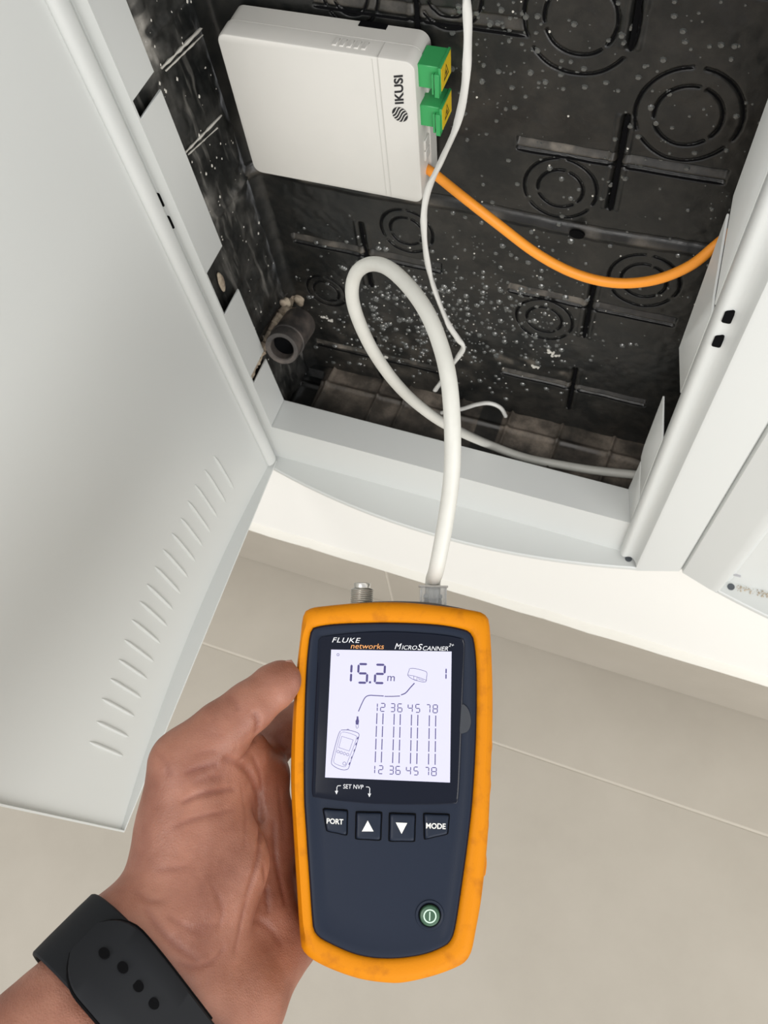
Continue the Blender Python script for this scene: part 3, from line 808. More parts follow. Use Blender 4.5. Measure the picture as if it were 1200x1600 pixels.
# green adapters on the right side
def adapter(zc):
    a = None
    x0 = fx1-0.0005
    mm = MB(); mm.box((x0, fy0+.0045, zc-.0066), (x0+.0125, fy0+.0210, zc+.0066))
    a = off(mm.build('green_adapter', M_green, fb, bevel=.0004, seg=1)); a['label'] = 'green shuttered fibre adapter with yellow laser label'
    def sub(mb, n_, m_, bv=0.0002):
        o = mb.build(n_, m_, None, bevel=bv, seg=1); o.parent = a
        return o
    mm = MB(); mm.box((x0+.0085, fy0+.0025, zc-.0085), (x0+.0098, fy0+.0058, zc+.0035)); mm.box((x0+.0103, fy0+.0018, zc-.0095), (x0+.0130, fy0+.0062, zc+.0040))
    sub(mm, 'clip', M_green)
    mm = MB(); mm.box((x0+.0097, fy0+.0030, zc-.0060), (x0+.0106, fy0+.0060, zc+.0015)); sub(mm, 'metal_spring', M_metal)
    mm = MB(); mm.box((x0+.0122, fy0+.0030, zc-.0076), (x0+.0136, fy0+.0212, zc+.0070)); sub(mm, 'shutter_flap', M_green)
    mm = MB(); mm.prism([(fy0+.0040, zc-.0066), (fy0+.0202, zc-.0066), (fy0+.0202, zc+.0062), (fy0+.0040, zc+.0062)], lambda p: (x0+.0136, p[0], p[1]), lambda p: (x0+.01385, p[0], p[1])); sub(mm, 'laser_label', M_yellow_label, 0)
    # warning triangle with burst
    mm = MB(); X = x0+.01392; yc, z_ = fy0+.0118, zc
    tri = [(-.0042, -.0036), (.0042, -.0036), (0, .0042)]; tin = [(q[0]*.72, q[1]*.72) for q in tri]
    tri3 = [(X, yc+q[0], z_+q[1]) for q in tri]+[(X, yc+q[0], z_+q[1]) for q in tin]
    mm.add(tri3, [(0, 1, 4, 3), (1, 2, 5, 4), (2, 0, 3, 5)])
    st_ = [(X, yc+(.0018 if k % 2 else .0008)*math.cos(k*math.pi/8), z_-.0008+(.0018 if k % 2 else .0008)*math.sin(k*math.pi/8)) for k in range(16)]
    mm.add(st_, [tuple(range(16))]); sub(mm, 'warning_sign', M_black, 0)
    for o in a.children: pass
    return a
adapter(0.7280); adapter(0.7040)
# white blank ports below the adapters
for z in (0.6810, 0.6735):
    mm = MB(); mm.box((fx1-.0005, fy0+.0075, z-.0034), (fx1+.0012, fy0+.0170, z+.0034)); off(mm.build('blank_port', M_white, fb, bevel=.0004, seg=1))
mm = MB(); mm.box((fx1-.0004, fy0+.0150, fz0+.010), (fx1+.0016, fy1, .7150)); off(mm.build('base_rim', M_white, fb, bevel=.0004, seg=1))

# ================================================================== CABLES
def D(p, d): return atD(p, d)
# orange fibre
P = [atY((655, 262), .0700), atY((672, 267), .0690), atY((720, 305), .055), atY((780, 352), .045), atY((840, 397), .040), atY((900, 428), .036), atY((960, 442), .034), atY((1020, 438), .034), atY((1075, 417), .036), atY((1118, 384), .040), atY((1150, 350), .042)]
P[-1] = np.array([0.0460, 0.052, P[-2][2]+0.012])
path = catmull(P, 10)
mm = MB(); tube(mm, path, 0.0030, 14)
tag(mm.build('fibre_cable', M_orange, None), 'orange fibre cable drooping from the white box to the right side of the cabinet', 'cable')
# thin white twisted cable hanging from above
tp_ = atY((726, -60), .012)
P = [np.array([tp_[0]-.012, .050, .892]), np.array([tp_[0]-.004, .026, .870]), tp_, atY((729, 0), .012), atY((731, 60), .014), atY((726, 140), .016), atY((712, 200), .022), atY((690, 250), .030), atY((668, 300), .034), atY((662, 350), .034), atY((668, 410), .036), atY((680, 455), .040), atY((700, 505), .046), atY((716, 530), .050), atY((724, 543), .052), atY((714, 560), .054), atY((700, 580), .058), atY((680, 610), .064)]
path = catmull(P, 12)
fl_ = [(1.0, .72, 0.45*math.sin(i*.35)+i*.06) for i in range(len(path))]
mm = MB(); tube(mm, path, 0.0021, 12, fl_)
tag(mm.build('thin_cable', M_cablew, None), 'thin white twisted cable hanging past the green adapters with a sharp kink at its end', 'cable')
# little cable end on the box floor
P = [atY((690, 645), .066), atY((722, 639), .066), atY((745, 632), .066), atY((765, 630), .066), atY((782, 637), .068), atY((790, 650), .072)]
mm = MB(); tube(mm, catmull(P, 8), 0.0018, 12)
tag(mm.build('cable_end', M_cablew, None), 'short greyish cable end lying low at the back behind the thick cable', 'cable')

# ================================================================== TESTER
dc = atD((608, 1235), 0.357)
ra, ta, ua = math.radians(1.7), math.radians(9), math.radians(0.6)
r_ = np.array([math.cos(ra), -math.sin(ra), 0.0])
up = np.array([math.sin(ua), math.cos(ta), -math.sin(ta)])
up = up-r_*(up@r_); up /= np.linalg.norm(up); nn = np.cross(r_, up)
DR, DU, DN = M@r_, M@up, M@nn             # world axes of the device: right, up, towards viewer
dev = empty('cable_tester', (0, 0, 0), 'yellow and navy handheld cable tester with lit display, held in the left hand', 'tester')
mwd = Matrix.Identity(4)
for i in range(3):
    mwd[i][0], mwd[i][1], mwd[i][2], mwd[i][3] = DR[i], DU[i], DN[i], dc[i]
dev.matrix_world = mwd
bpy.context.view_layer.update()
def face(p, n=0.0):
    """photograph point -> local (right, up) on the device plane at height n"""
    r = ray(p); c = dc+DN*n
    w = CAM+r*((c-CAM)@DN)/(r@DN)-dc
    return np.array([w@DR, w@DU])
def devw(a, b, c): return dc+DR*a+DU*b+DN*c
def dbuild(mb, name, m_, bevel=0, parent=None, smooth=True, seg=2):
    o = mb.build(name, m_, parent or dev, bevel=bevel, smooth=smooth, seg=seg); return o
def resample(pts, n):
    P = catmull([np.array(p) for p in pts], 8, closed=True); P = np.array(P+[P[0]])
    L = np.r_[0, np.cumsum(np.linalg.norm(np.diff(P, axis=0), axis=1))]
    t = np.linspace(0, L[-1], n+1)[:-1]
    return np.stack([np.interp(t, L, P[:, 0]), np.interp(t, L, P[:, 1])], -1)
def align(A, B):  # rotate B's start to be closest in angle to A[0]
    ca = A.mean(0); aa = math.atan2(*(A[0]-ca)[::-1]); cb = B.mean(0)
    an = np.arctan2(B[:, 1]-cb[1], B[:, 0]-cb[0]); k = int(np.argmin(np.abs((an-aa+math.pi) % (2*math.pi)-math.pi)))
    return np.roll(B, -k, 0)
def polar(A, n, c):
    """resample closed outline by angle about c"""
    an = np.unwrap(np.arctan2(A[:, 1]-c[1], A[:, 0]-c[0])); 
    if an[-1] < an[0]: A = A[::-1]; an = np.unwrap(np.arctan2(A[:, 1]-c[1], A[:, 0]-c[0]))
    an = np.r_[an-2*math.pi, an, an+2*math.pi]; AA = np.r_[A, A, A]
    t = np.linspace(0, 2*math.pi, n+1)[:-1]
    return np.stack([np.interp(t, an, AA[:, 0]), np.interp(t, an, AA[:, 1])], -1)
OUT = [(484,951),(507,947),(563,942),(626,941),(691,947),(745,955),(759,962),(764,974),(767,1013),(769,1070),(769,1127),(767,1190),(765,1242),(761,1313),(752,1398),(743,1450),(737,1480),(729,1496),(712,1507),(677,1520),(634,1530),(606,1531),(563,1525),(521,1511),(492,1497),(476,1484),(470,1469),(464,1384),(458,1285),(455,1228),(455,1183),(458,1112),(464,1042),(469,1000),(474,962)]
PAN = [(493,979),(530,974),(608,972),(680,975),(722,982),(737,990),(743,1010),(746,1058),(745,1150),(740,1242),(733,1310),(722,1390),(713,1448),(707,1468),(696,1480),(660,1494),(608,1500),(558,1494),(507,1472),(491,1458),(487,1440),(482,1370),(476,1280),(474,1240),(474,1155),(477,1058),(482,1000),(486,985)]
NP = 240
cen = face((610, 1230))
# the silhouette of the boot lies at its widest, ~9 mm behind the face
O_ = polar(resample([face(p, -0.007) for p in OUT], 400), NP, cen)
I_ = polar(resample([face(p) for p in PAN], 400), NP, cen)
def inset(A, d):
    t = np.roll(A, -1, 0)-np.roll(A, 1, 0); t /= np.linalg.norm(t, axis=1)[:, None]
    nrm = np.stack([-t[:, 1], t[:, 0]], -1); return A+nrm*d
def smooth_ring(A, k=4):
    for _ in range(k): A = (np.roll(A, 1, 0)+A*2+np.roll(A, -1, 0))/4
    return A
def ring3(A, z): return [(p[0], p[1], z if not hasattr(z, '__len__') else z[i]) for i, p in enumerate(A)]
mm = MB()
mm.loft([ring3(inset(I_, 0.0004), -0.0060), ring3(inset(I_, 0.0002), -0.0010), ring3(inset(I_, -0.0006), 0.0002), ring3(smooth_ring(inset(I_, -0.0018), 2), 0.0008),
         ring3(smooth_ring(O_*0.42+inset(I_, -.0018)*0.58), 0.0010),
         ring3(inset(O_, 0.0026), 0.0002), ring3(inset(O_, 0.0011), -0.0012), ring3(inset(O_, 0.0003), -0.0038), ring3(O_, -0.0075), ring3(O_, -0.0140), ring3(inset(O_, .0006), -0.0180),
         ring3(inset(O_, .0012), -0.0195), ring3(inset(O_, .0006), -0.0205), ring3(inset(O_, .0004), -0.0270), ring3(inset(O_, .0030), -0.0320), ring3(inset(O_, .0080), -0.0335)], False, True)
boot = dbuild(mm, 'rubber_boot', M_boot); boot['label'] = 'scuffed yellow protective boot'
# shallow grip ribs down the right side
for k in range(4):
    py = 1165+k*62
    a = face((769-max(0, (py-1190))*0.055, py), -.0075)
    mm = MB(); tube(mm, catmull([(a[0]-.0005, a[1]-.006, -.012), (a[0]-.0001, a[1], -.0105), (a[0]-.0005, a[1]+.006, -.012)], 5), [0.0003]+[.0006]*9+[.0003], 8)
    dbuild(mm, 'grip_rib', M_boot)
# dark grey end cap seen as a thin line above the yellow top
tp = [p for p in [face(q, -.009) for q in ((562,942.5),(590,941),(626,940.5),(670,942.5),(712,949.5),(730,953.5))]]
pts = catmull(tp, 6); mm = MB()
mm.loft([[(p[0], p[1]+.0003, -.009), (p[0], p[1]+.0005, -.012), (p[0], p[1]+.0004, -.024), (p[0], p[1]-.006, -.024), (p[0], p[1]-.006, -.009)] for p in pts])
dbuild(mm, 'end_cap', mat('grey_end_cap', (0.07, 0.065, 0.06), .5))
# navy shell
mm = MB(); J = inset(I_, 0.0001)
def dome(A, k): return (A-cen)*k+cen
mm.loft([ring3(J, -0.010), ring3(J, -0.0012), ring3(inset(I_, .0010), -0.0001), ring3(smooth_ring(inset(I_, .0026), 2), 0.0002), ring3(smooth_ring(inset(I_, .0042), 3), -0.0003), ring3(dome(I_, .8), -0.0003), ring3(dome(I_, .5), -.0003)])
dbuild(mm, 'shell', M_navy)['label'] = 'navy blue plastic front shell'
# lens
BZ = [(502,995),(550,989),(603,986.5),(660,989),(700,993),(721,998),(726,1004),(724,1060),(722,1120),(719,1200),(716,1249),(712,1255),(660,1257),(592,1256),(540,1252),(496,1246),(488,1240),(489,1200),(492,1120),(496,1040),(498,1001)]
def poly_prism(mb, pts2, z0, z1, ins=0.0):
    A = np.array(pts2); area_ = 0.5*np.sum(A[:, 0]*np.roll(A[:, 1], -1)-A[:, 1]*np.roll(A[:, 0], -1))
    if area_ < 0: A = A[::-1]
    mb.prism([tuple(p) for p in A], lambda p: (p[0], p[1], z0), lambda p: (p[0], p[1], z1)); return mb
B_ = polar(resample([face(p) for p in BZ], 400), 160, face((608, 1120)))
mm = MB(); mm.loft([ring3(B_, -.0015), ring3(B_, .00015), ring3(inset(B_, .0003), .00035), ring3(inset(B_, .0008), .0002), ring3(inset(B_, .0016), .00025)])
dbuild(mm, 'display_lens', M_lens)['label'] = 'glossy dark display window'
# screen
Q = [face(p) for p in ((517.5,1015),(705.5,1018),(703,1222.5),(508,1214.5))]
mm = MB(); poly_prism(mm, Q, .0002, .00042); 
scr = dbuild(mm, 'screen', M_lcd, smooth=False); scr['label'] = 'lit pale lavender display'
ZS = 0.00046
def V(p, z=ZS): q = face(p); return (q[0], q[1], z)
def c1(p): return (450+p[0]/3.53, 900+p[1]/3.53)            # from zoomed crops to pixels
def c2(p): return (450+p[0]/3.53, 1200+p[1]/3.53)
def c6(p): return (500+p[0]/5.4545, 1000+p[1]/5.4545)
def stroke(mb, pts, w, closed=False, z=ZS):
    """flat stroked line through photograph points, width w in px"""
    P = [np.array(p, float) for p in pts]
    if closed: P = P+[P[0]]
    L, R2 = [], []
    for i in range(len(P)):
        a = P[max(i-1, 0)]; b = P[min(i+1, len(P)-1)]
        if closed and i in (0, len(P)-1): a, b = P[-2], P[1]
        t = b-a; t = t/(np.linalg.norm(t)+1e-9); n_ = np.array([-t[1], t[0]])*w/2
        L.append(V(P[i]+n_, z)); R2.append(V(P[i]-n_, z))
    n = len(P); mb.add(L+R2, [(i, i+1, n+i+1, n+i) for i in range(n-1)])
SEG = {'0': 'abcdef', '1': 'bc', '2': 'abged', '3': 'abgcd', '4': 'fgbc', '5': 'afgcd', '6': 'afgedc', '7': 'abc', '8': 'abcdefg'}
def digit(mb, ch, x, y, w, h, lw, lean=0.05, cv=None):
    """seven-segment figure; (x,y) top-left in px of the photo"""
    def pt(u, v): return (x+u*w-lean*v*h+0.012*0, y+v*h+0.02*u*w)
    g = lw*0.35/h
    E_ = {'a': ((.04, 0), (.96, 0)), 'b': ((1, .02), (1, .485)), 'c': ((1, .515), (1, .98)), 'd': ((.04, 1), (.96, 1)), 'e': ((0, .515), (0, .98)), 'f': ((0, .02), (0, .485)), 'g': ((.04, .5), (.96, .5))}
    for s in SEG[ch]:
        a, b = E_[s]; A, B = np.array(pt(*a)), np.array(pt(*b)); t = (B-A)/np.linalg.norm(B-A); n_ = np.array([-t[1], t[0]])*lw/2
        hexa = [A, A+t*lw*.5+n_, B-t*lw*.5+n_, B, B-t*lw*.5-n_, A+t*lw*.5-n_]
        mb.add([V(p) for p in hexa], [tuple(range(6))])
mm = MB()
digit(mm, '1', 539.5, 1037.5, 10, 28, 3.4); digit(mm, '5', 560.5, 1037.5, 14, 29, 3.4); digit(mm, '2', 587, 1038.5, 14.5, 28.5, 3.4)
stroke(mm, [(576.5, 1066), (579.8, 1066)], 3.2)
dbuild(mm, 'length_reading', M_seg, parent=scr, smooth=False)
def dtext(name, s, A, B, C, m_, parent, z=ZS, **k):
    """A lower-left, B lower-right, C upper-left in photo px"""
    mb = MB(); place_text(mb, s, V(A, z), V(B, z), V(C, z), **k)
    return dbuild(mb, name, m_, parent=parent, smooth=False)
dtext('unit_letter', 'm', c6((572, 348)), c6((635, 351)), c6((576, 305)), M_seg, scr)
mm = MB(); digit(mm, '1', 690, 1044, 7.0, 17, 2.0, 0.02); dbuild(mm, 'port_figure', M_seg, parent=scr, smooth=False)
# wiring map: figures above and below, dashed pair lines
topx = [486, 534, 620, 680, 768, 832, 922, 980]; toph = (538, 606)
for ch, x, wd in zip('12364578', [466, 516, 602, 662, 750, 815, 906, 963], [22, 36, 34, 36, 36, 34, 30, 36]):
    yy = 538+(x-466)*.028; mm = MB()
    p0 = c6((x, yy)); digit(mm, ch, p0[0]+(.3), p0[1], wd/5.4545, 12.4, 1.35, 0.03); dbuild(mm, 'wire_figure', M_seg, parent=scr, smooth=False)
for ch, x, wd in zip('12364578', [444, 500, 590, 646, 735, 800, 895, 950], [22, 34, 34, 36, 36, 34, 30, 40]):
    yy = 1068+(x-444)*.036; mm = MB()
    p0 = c6((x, yy)); digit(mm, ch, p0[0]+(.3), p0[1], wd/5.4545, 12.4, 1.35, 0.03); dbuild(mm, 'wire_figure', M_seg, parent=scr, smooth=False)
mm = MB()
for (xa, xb) in zip([486, 538, 633, 685, 780, 834, 932, 986], [470, 522, 618, 673, 770, 824, 924, 980]):
    y0, y1 = 618+(xa-486)*.042, 1052+(xa-486)*.042
    for k in range(4):
        a, b = (k+0.04)/4, (k+.90)/4
        stroke(mm, [c6((xa+(xb-xa)*a, y0+(y1-y0)*a)), c6((xa+(xb-xa)*b, y0+(y1-y0)*b))], 1.5)
dbuild(mm, 'wire_lines', M_seg, parent=scr, smooth=False)
# pictogram: remote unit, cable, plug, tester
mm = MB()
stroke(mm, catmull([c6(p) for p in ((765,243),(800,242),(850,252),(900,268),(911,285),(908,320),(904,350),(885,358),(850,352),(800,338),(765,318),(748,300),(750,285),(760,255))], 4, True), .7)
stroke(mm, [c6(p) for p in ((750, 298), (800, 306), (860, 325), (905, 342))], .6)
stroke(mm, [c6(p) for p in ((800, 306), (797, 335), (825, 343), (828, 315))], .6); stroke(mm, [c6(p) for p in ((840, 322), (843, 335), (885, 345))], .6)
stroke(mm, catmull([c6(p) for p in ((805, 367), (770, 405), (730, 450), (690, 468))], 6), 1.6)
stroke(mm, catmull([c6(p) for p in ((682, 477), (620, 480), (550, 480))], 5), 1.3)
stroke(mm, catmull([c6(p) for p in ((543, 477), (470, 473), (420, 472), (385, 490), (355, 545), (328, 608))], 6), 1.4)
poly = [c6(p) for p in ((314, 650), (327, 650), (329, 675), (333, 690), (328, 722), (305, 720), (303, 690), (311, 675))]
mm.add([V(p) for p in poly], [tuple(range(len(poly)))])
stroke(mm, [c6(p) for p in ((306, 724), (308, 745), (316, 754), (325, 745), (328, 724))], .6)
stroke(mm, catmull([c6(p) for p in ((180,770),(200,766),(250,768),(310,785),(330,798),(333,815),(320,860),(300,930),(270,1010),(248,1080),(235,1100),(200,1106),(150,1092),(108,1065),(98,1045),(105,1000),(130,900),(160,800))], 4, True), .8)
stroke(mm, catmull([c6(p) for p in ((190,785),(240,790),(300,812),(312,830),(290,900),(250,1000),(222,1068),(200,1078),(150,1062),(118,1040),(125,990),(150,890),(172,810))], 4, True), .5)
stroke(mm, [c6(p) for p in ((186, 820), (283, 850), (250, 945), (160, 915))], .7, True)
for q in ((155, 950), (181, 958), (208, 967), (236, 975)):
    stroke(mm, [c6((q[0]+11*math.cos(a), q[1]+11*math.sin(a))) for a in [k*math.pi/5 for k in range(10)]], .6, True)
stroke(mm, [c6((208+13*math.cos(a), 1052+14*math.sin(a))) for a in [k*math.pi/6 for k in range(12)]], .6, True)
stroke(mm, catmull([c6(p) for p in ((227, 768), (238, 758), (250, 768))], 4), .7)
for q in ((325, 835), (312, 885), (298, 940), (275, 1000), (255, 1052)):
    stroke(mm, [c6((q[0], q[1]-10)), c6((q[0]-8, q[1]+10))], 1.6)
stroke(mm, [c6((154+10*math.cos(a), 125+10*math.sin(a))) for a in [k*math.pi/6 for k in range(12)]], .7, True)
dbuild(mm, 'pictogram', M_seg, parent=scr, smooth=False)
# printing on the window
dtext('maker_name', 'FLUKE', c1((243, 366)), c1((396, 369)), c1((248, 339)), M_print, dev, shear=.15, spacing=1.1)
dtext('maker_name', 'networks', c1((346, 400)), c1((528, 403)), c1((349, 371)), M_oprint, dev, shear=.1)
w_, f_ = text_mesh('MicroScanner')
dtext('model_name', 'M', c1((588, 403)), c1((624, 404)), c1((591, 371)), M_print, dev, shear=.25)
dtext('model_name', 'ICRO', c1((627, 405)), c1((711, 407)), c1((628, 382)), M_print, dev, shear=.25)
dtext('model_name', 'S', c1((714, 408)), c1((740, 409)), c1((716, 374)), M_print, dev, shear=.25)
dtext('model_name', 'CANNER', c1((743, 410)), c1((882, 413)), c1((744, 386)), M_print, dev, shear=.25)
dtext('model_name', '2+', c1((885, 389)), c1((914, 390)), c1((887, 372)), M_print, dev, shear=.25)
dtext('key_legend', 'SET NVP', c2((304, 112)), c2((415, 116)), c2((306, 88)), M_print, dev)
mm = MB()
stroke(mm, [c2(p) for p in ((292, 96), (275, 97), (270, 105), (269, 135))], 1.0, z=ZS)
stroke(mm, [c2(p) for p in ((430, 103), (446, 104), (451, 112), (450, 150))], 1.0, z=ZS)
for q in ((268, 145), (449, 160)):
    mm.add([V(c2(p)) for p in ((q[0]-9, q[1]-20), (q[0]+9, q[1]-20), q)], [(0, 1, 2)])
dbuild(mm, 'legend_arrows', M_print, smooth=False)
# peeling film tab at the right of the window
mm = MB(); A = catmull([c1(p) for p in ((958, 712), (985, 722), (1003, 760), (1008, 810), (995, 850), (970, 865), (948, 862), (950, 800))], 4, True)
q = [face(p) for p in A]; poly_prism(mm, q, .0003, .00055)
dbuild(mm, 'film_scrap', mat('dull_film', (.022, .026, .034), .5))
# keys
def key(name, pts, legend, m_=M_navy2):
    A = polar(resample([face(c2(p)) for p in pts], 300), 64, np.mean([face(c2(p)) for p in pts], 0))
    ca = A.mean(0); sc_ = lambda d: (A-ca)*(1-d/.0062)+ca
    gm = MB().loft([ring3(sc_(-.0006), -.0002), ring3(sc_(-.00045), .00012), ring3(sc_(.0002), .00010), ring3(sc_(.0004), -.0002)], True, True)
    g_ = dbuild(gm, 'key_well', M_dark)
    mm = MB().loft([ring3(A, -.001), ring3(A, .0004), ring3(sc_(.0003), .0009), ring3(sc_(.0008), .0011), ring3(sc_(.0016), .0012)])
    return dbuild(mm, name, m_)
def densify(pts, k=3):
    out = []
    for i in range(len(pts)):
        a, b = np.array(pts[i], float), np.array(pts[(i+1) % len(pts)], float)
        L = np.linalg.norm(b-a); out.append(tuple(a+(b-a)*min(.5, 9/L)))
        out.append(tuple((a+b)/2)); out.append(tuple(b-(b-a)*min(.5, 9/L)))
    return out
ZK = .00128
k1 = key('port_key', densify([(196, 226), (326, 236), (323, 368), (215, 345)]), None)
dtext('key_letters', 'PORT', c2((214, 303)), c2((305, 309)), c2((215, 273)), M_key, k1, ZK, bold=.02)
k2 = key('up_key', densify([(379, 245), (514, 248), (508, 395), (376, 388)]), None)
k3 = key('down_key', densify([(563, 252), (700, 257), (695, 401), (560, 400)]), None)
k4 = key('mode_key', densify([(751, 253), (887, 258), (878, 362), (755, 390)]), None)
dtext('key_letters', 'MODE', c2((760, 330)), c2((868, 334)), c2((761, 299)), M_key, k4, ZK, bold=.02)
mm = MB(); mm.add([V(c2(p), ZK) for p in ((440, 286), (472, 346), (408, 346))], [(0, 1, 2)]); dbuild(mm, 'arrow', M_key, parent=k2, smooth=False)
mm = MB(); mm.add([V(c2(p), ZK) for p in ((594, 297), (657, 300), (626, 360))], [(0, 1, 2)]); dbuild(mm, 'arrow', M_key, parent=k3, smooth=False)
# power key
pc = face((671.5, 1430)); rk = np.linalg.norm(face((687.5, 1430))-pc)
def circ(r, z, n=40): return [(pc[0]+r*math.cos(2*math.pi*k/n), pc[1]+r*math.sin(2*math.pi*k/n), z) for k in range(n)]
mm = MB().loft([circ(rk*1.45, -.0006), circ(rk*1.38, .0001), circ(rk*1.2, .0001), circ(rk*1.08, -.0002), circ(rk*1.05, -.0006)]); dbuild(mm, 'key_surround', M_navy2)
mm = MB().loft([circ(rk*1.08, -.0004), circ(rk*1.08, .0003), circ(rk, .0003), circ(rk, -.0002)]); dbuild(mm, 'key_well', M_dark)
mm = MB().loft([circ(rk*.98, -.001), circ(rk*.98, .0006), circ(rk*.9, .0011), circ(rk*.78, .00125)]); pk = dbuild(mm, 'power_key', M_gkey); pk['label'] = 'round dark green power key'
mm = MB(); ZP = .00135
rs = [circ(rk*.64, ZP), circ(rk*.52, ZP)]; mm.loft(rs, False, False)
a_, b_ = face((671.3, 1423)), face((671, 1437)); dx = rk*.05
mm.add([(a_[0]-dx, a_[1], ZP), (a_[0]+dx, a_[1], ZP), (b_[0]+dx, b_[1], ZP), (b_[0]-dx, b_[1], ZP)], [(0, 1, 2, 3)])
dbuild(mm, 'power_symbol', mat('pale_green_print', (.55, .75, .60), .5), parent=pk, smooth=False)
# F connector on the top, threaded
zc = -.0200
b0 = face((565, 944), zc); b1 = face((566, 911), zc)
def fring_(cx, y, r, n=28): return [(cx+r*math.cos(2*math.pi*k/n), y, zc+r*math.sin(2*math.pi*k/n)) for k in range(n)]
rings = []; y = b0[1]-.004; H = b1[1]; rth = np.linalg.norm(face((584, 930), zc)-face((547, 930), zc))/2
rings.append(fring_(b0[0], y, rth*.9))
yy = y; top = H-.0030
while yy < top:
    rings.append(fring_(b0[0], yy, rth*.90)); rings.append(fring_(b0[0], yy+.00035, rth)); rings.append(fring_(b0[0], yy+.0006, rth*.98)); yy += .00095
rings += [fring_(b0[0], top+.0003, rth*.85), fring_(b0[0], top+.0006, rth*.68), fring_(b0[0], H-.0008, rth*.72), fring_(b0[0], H-.0002, rth*.70), fring_(b0[0], H, rth*.62), fring_(b0[0], H, rth*.30), fring_(b0[0], H-.003, rth*.28)]
dbuild(MB().loft(rings), 'coaxial_connector', M_metal)['label'] = 'threaded nickel coaxial connector'
# RJ45 plug + thick cable
zc = -.0185
pl = face((676, 945), zc); ptop = face((676, 916), zc)
plug_w = np.linalg.norm(face((697, 930), zc)-face((656, 930), zc))
eth = empty('network_cable', devw(pl[0], pl[1], zc), 'thick white network cable looping from the tester up into the black box', 'cable')
def ewrap(mb): 
    mb.v = [tuple(devw(*p)) for p in mb.v]; return mb
hx = plug_w/2; cx = pl[0]; y0, y1 = pl[1]-.008, ptop[1]
mm = MB(); t = .0009
mm.box((cx-hx, y0, zc-.0042), (cx-hx+t, y1, zc+.0042)); mm.box((cx+hx-t, y0, zc-.0042), (cx+hx, y1, zc+.0042))
mm.box((cx-hx, y0, zc+.0042-t), (cx+hx, y1, zc+.0042)); mm.box((cx-hx, y0, zc-.0042), (cx+hx, y1, zc-.0042+t))
o = ewrap(mm).build('plug', M_clear, eth); off(o); o['label'] = 'clear plastic modular plug'
mm = MB(); mm.box((cx-hx-.0006, y1-.0006, zc-.0046), (cx+hx+.0006, y1+.0002, zc+.0046))
off(ewrap(mm).build('plug_rim', mat('smoky_rim', (.35, .34, .31), .2), eth))
mm = MB(); mm.box((cx-hx*.66, y0+.003, zc-.0025), (cx+hx*.66, y1-.0062, zc+.0026)); mm.box((cx-hx*.70, y1-.0060, zc-.003), (cx+hx*.70, y1-.0040, zc+.003))
off(ewrap(mm).build('strain_clamp', mat('frosted_plastic', (.42, .42, .40), .4), eth, bevel=.0003))
mm = MB(); mm.box((cx-hx*.35, y0, zc+.0046), (cx+hx*.35, y1-.002, zc+.0056)); off(ewrap(mm).build('latch', M_clear, eth))
c0_ = devw(cx, y1-.004, zc)
P = [devw(cx, y1-.0062, zc), c0_, devw(cx, y1+.003, zc), D((683, 885), .374), D((697, 810), .366), D((706, 740), .358), D((707, 670), .352), D((702, 600), .352), D((690, 545), .357), D((668, 490), .366), D((638, 447), .380), D((605, 418), .395), D((577, 413), .408), D((556, 428), .420), D((550, 460), .434), D((560, 500), .450), D((584, 550), .475), D((618, 598), .510), D((655, 634), .555), D((700, 665), .600),
     atY((760, 693), .040), atY((820, 715), .044), atY((880, 727), .046), atY((930, 735), .048), atY((985, 741), .052), atY((1015, 744), .054)]
P[-1][0] = min(P[-1][0], 0.0570)
path = catmull(P, 10)
mm = MB(); tube(mm, path, .00375, 20)
off(mm.build('jacket', M_cable, eth))['label'] = 'thick white jacket'

# ================================================================== HAND (one continuous surface)
def cs(u, v, d): return np.array([(u-600)/FPX*d, -(v-800)/FPX*d, -d])
def C4(u, v, d, r): return (*cs(u, v, d), r)
PR = []   # (a, b, ra, rb, k)
def bone(*js, k=0.008):
    for a, b in zip(js[:-1], js[1:]): PR.append((np.array(a[:3]), np.array(b[:3]), a[3], b[3], k))
# thumb
bone(C4(441, 1062, .362, .0086), C4(428, 1073, .360, .0097), C4(388, 1106, .354, .0102), k=.004)
bone(C4(388, 1106, .354, .0102), C4(345, 1140, .350, .0112), C4(292, 1196, .347, .0138), k=.006)
# thumb metacarpal + thenar
bone(C4(292, 1196, .347, .0138), C4(290, 1290, .345, .0185), C4(275, 1400, .337, .0205), C4(225, 1465, .325, .0185), k=.012)
bone(C4(335, 1250, .356, .0130), C4(348, 1350, .352, .0180), C4(325, 1440, .345, .0185), k=.010)
bone(C4(338, 1195, .356, .0110), C4(385, 1225, .376, .0110), k=.010)
bone(C4(345, 1165, .356, .0110), C4(378, 1178, .370, .0105), C4(410, 1205, .385, .0110), k=.008)
# palm body behind the thenar and under the tester
bone(C4(408, 1222, .386, .0120), C4(418, 1300, .384, .0130), C4(400, 1420, .374, .0160), C4(300, 1530, .348, .0200), k=.010)
bone(C4(500, 1250, .424, .0110), C4(475, 1350, .412, .0140), C4(420, 1470, .385, .0170), C4(345, 1560, .350, .0200), k=.010)
bone(C4(560, 1330, .426, .0105), C4(520, 1420, .418, .0130), C4(436, 1470, .376, .0135), C4(385, 1560, .350, .0180), k=.010)
# wrist and forearm
bone(C4(225, 1465, .325, .0185), C4(188, 1485, .318, .0185), C4(78, 1612, .297, .0190), C4(-90, 1760, .270, .0240), k=.012)
bone(C4(345, 1560, .345, .0200), C4(315, 1610, .335, .0200), C4(205, 1735, .315, .0210), C4(50, 1900, .280, .0250), k=.014)
bone(C4(265, 1530, .330, .0210), C4(140, 1670, .305, .0210), k=.014)
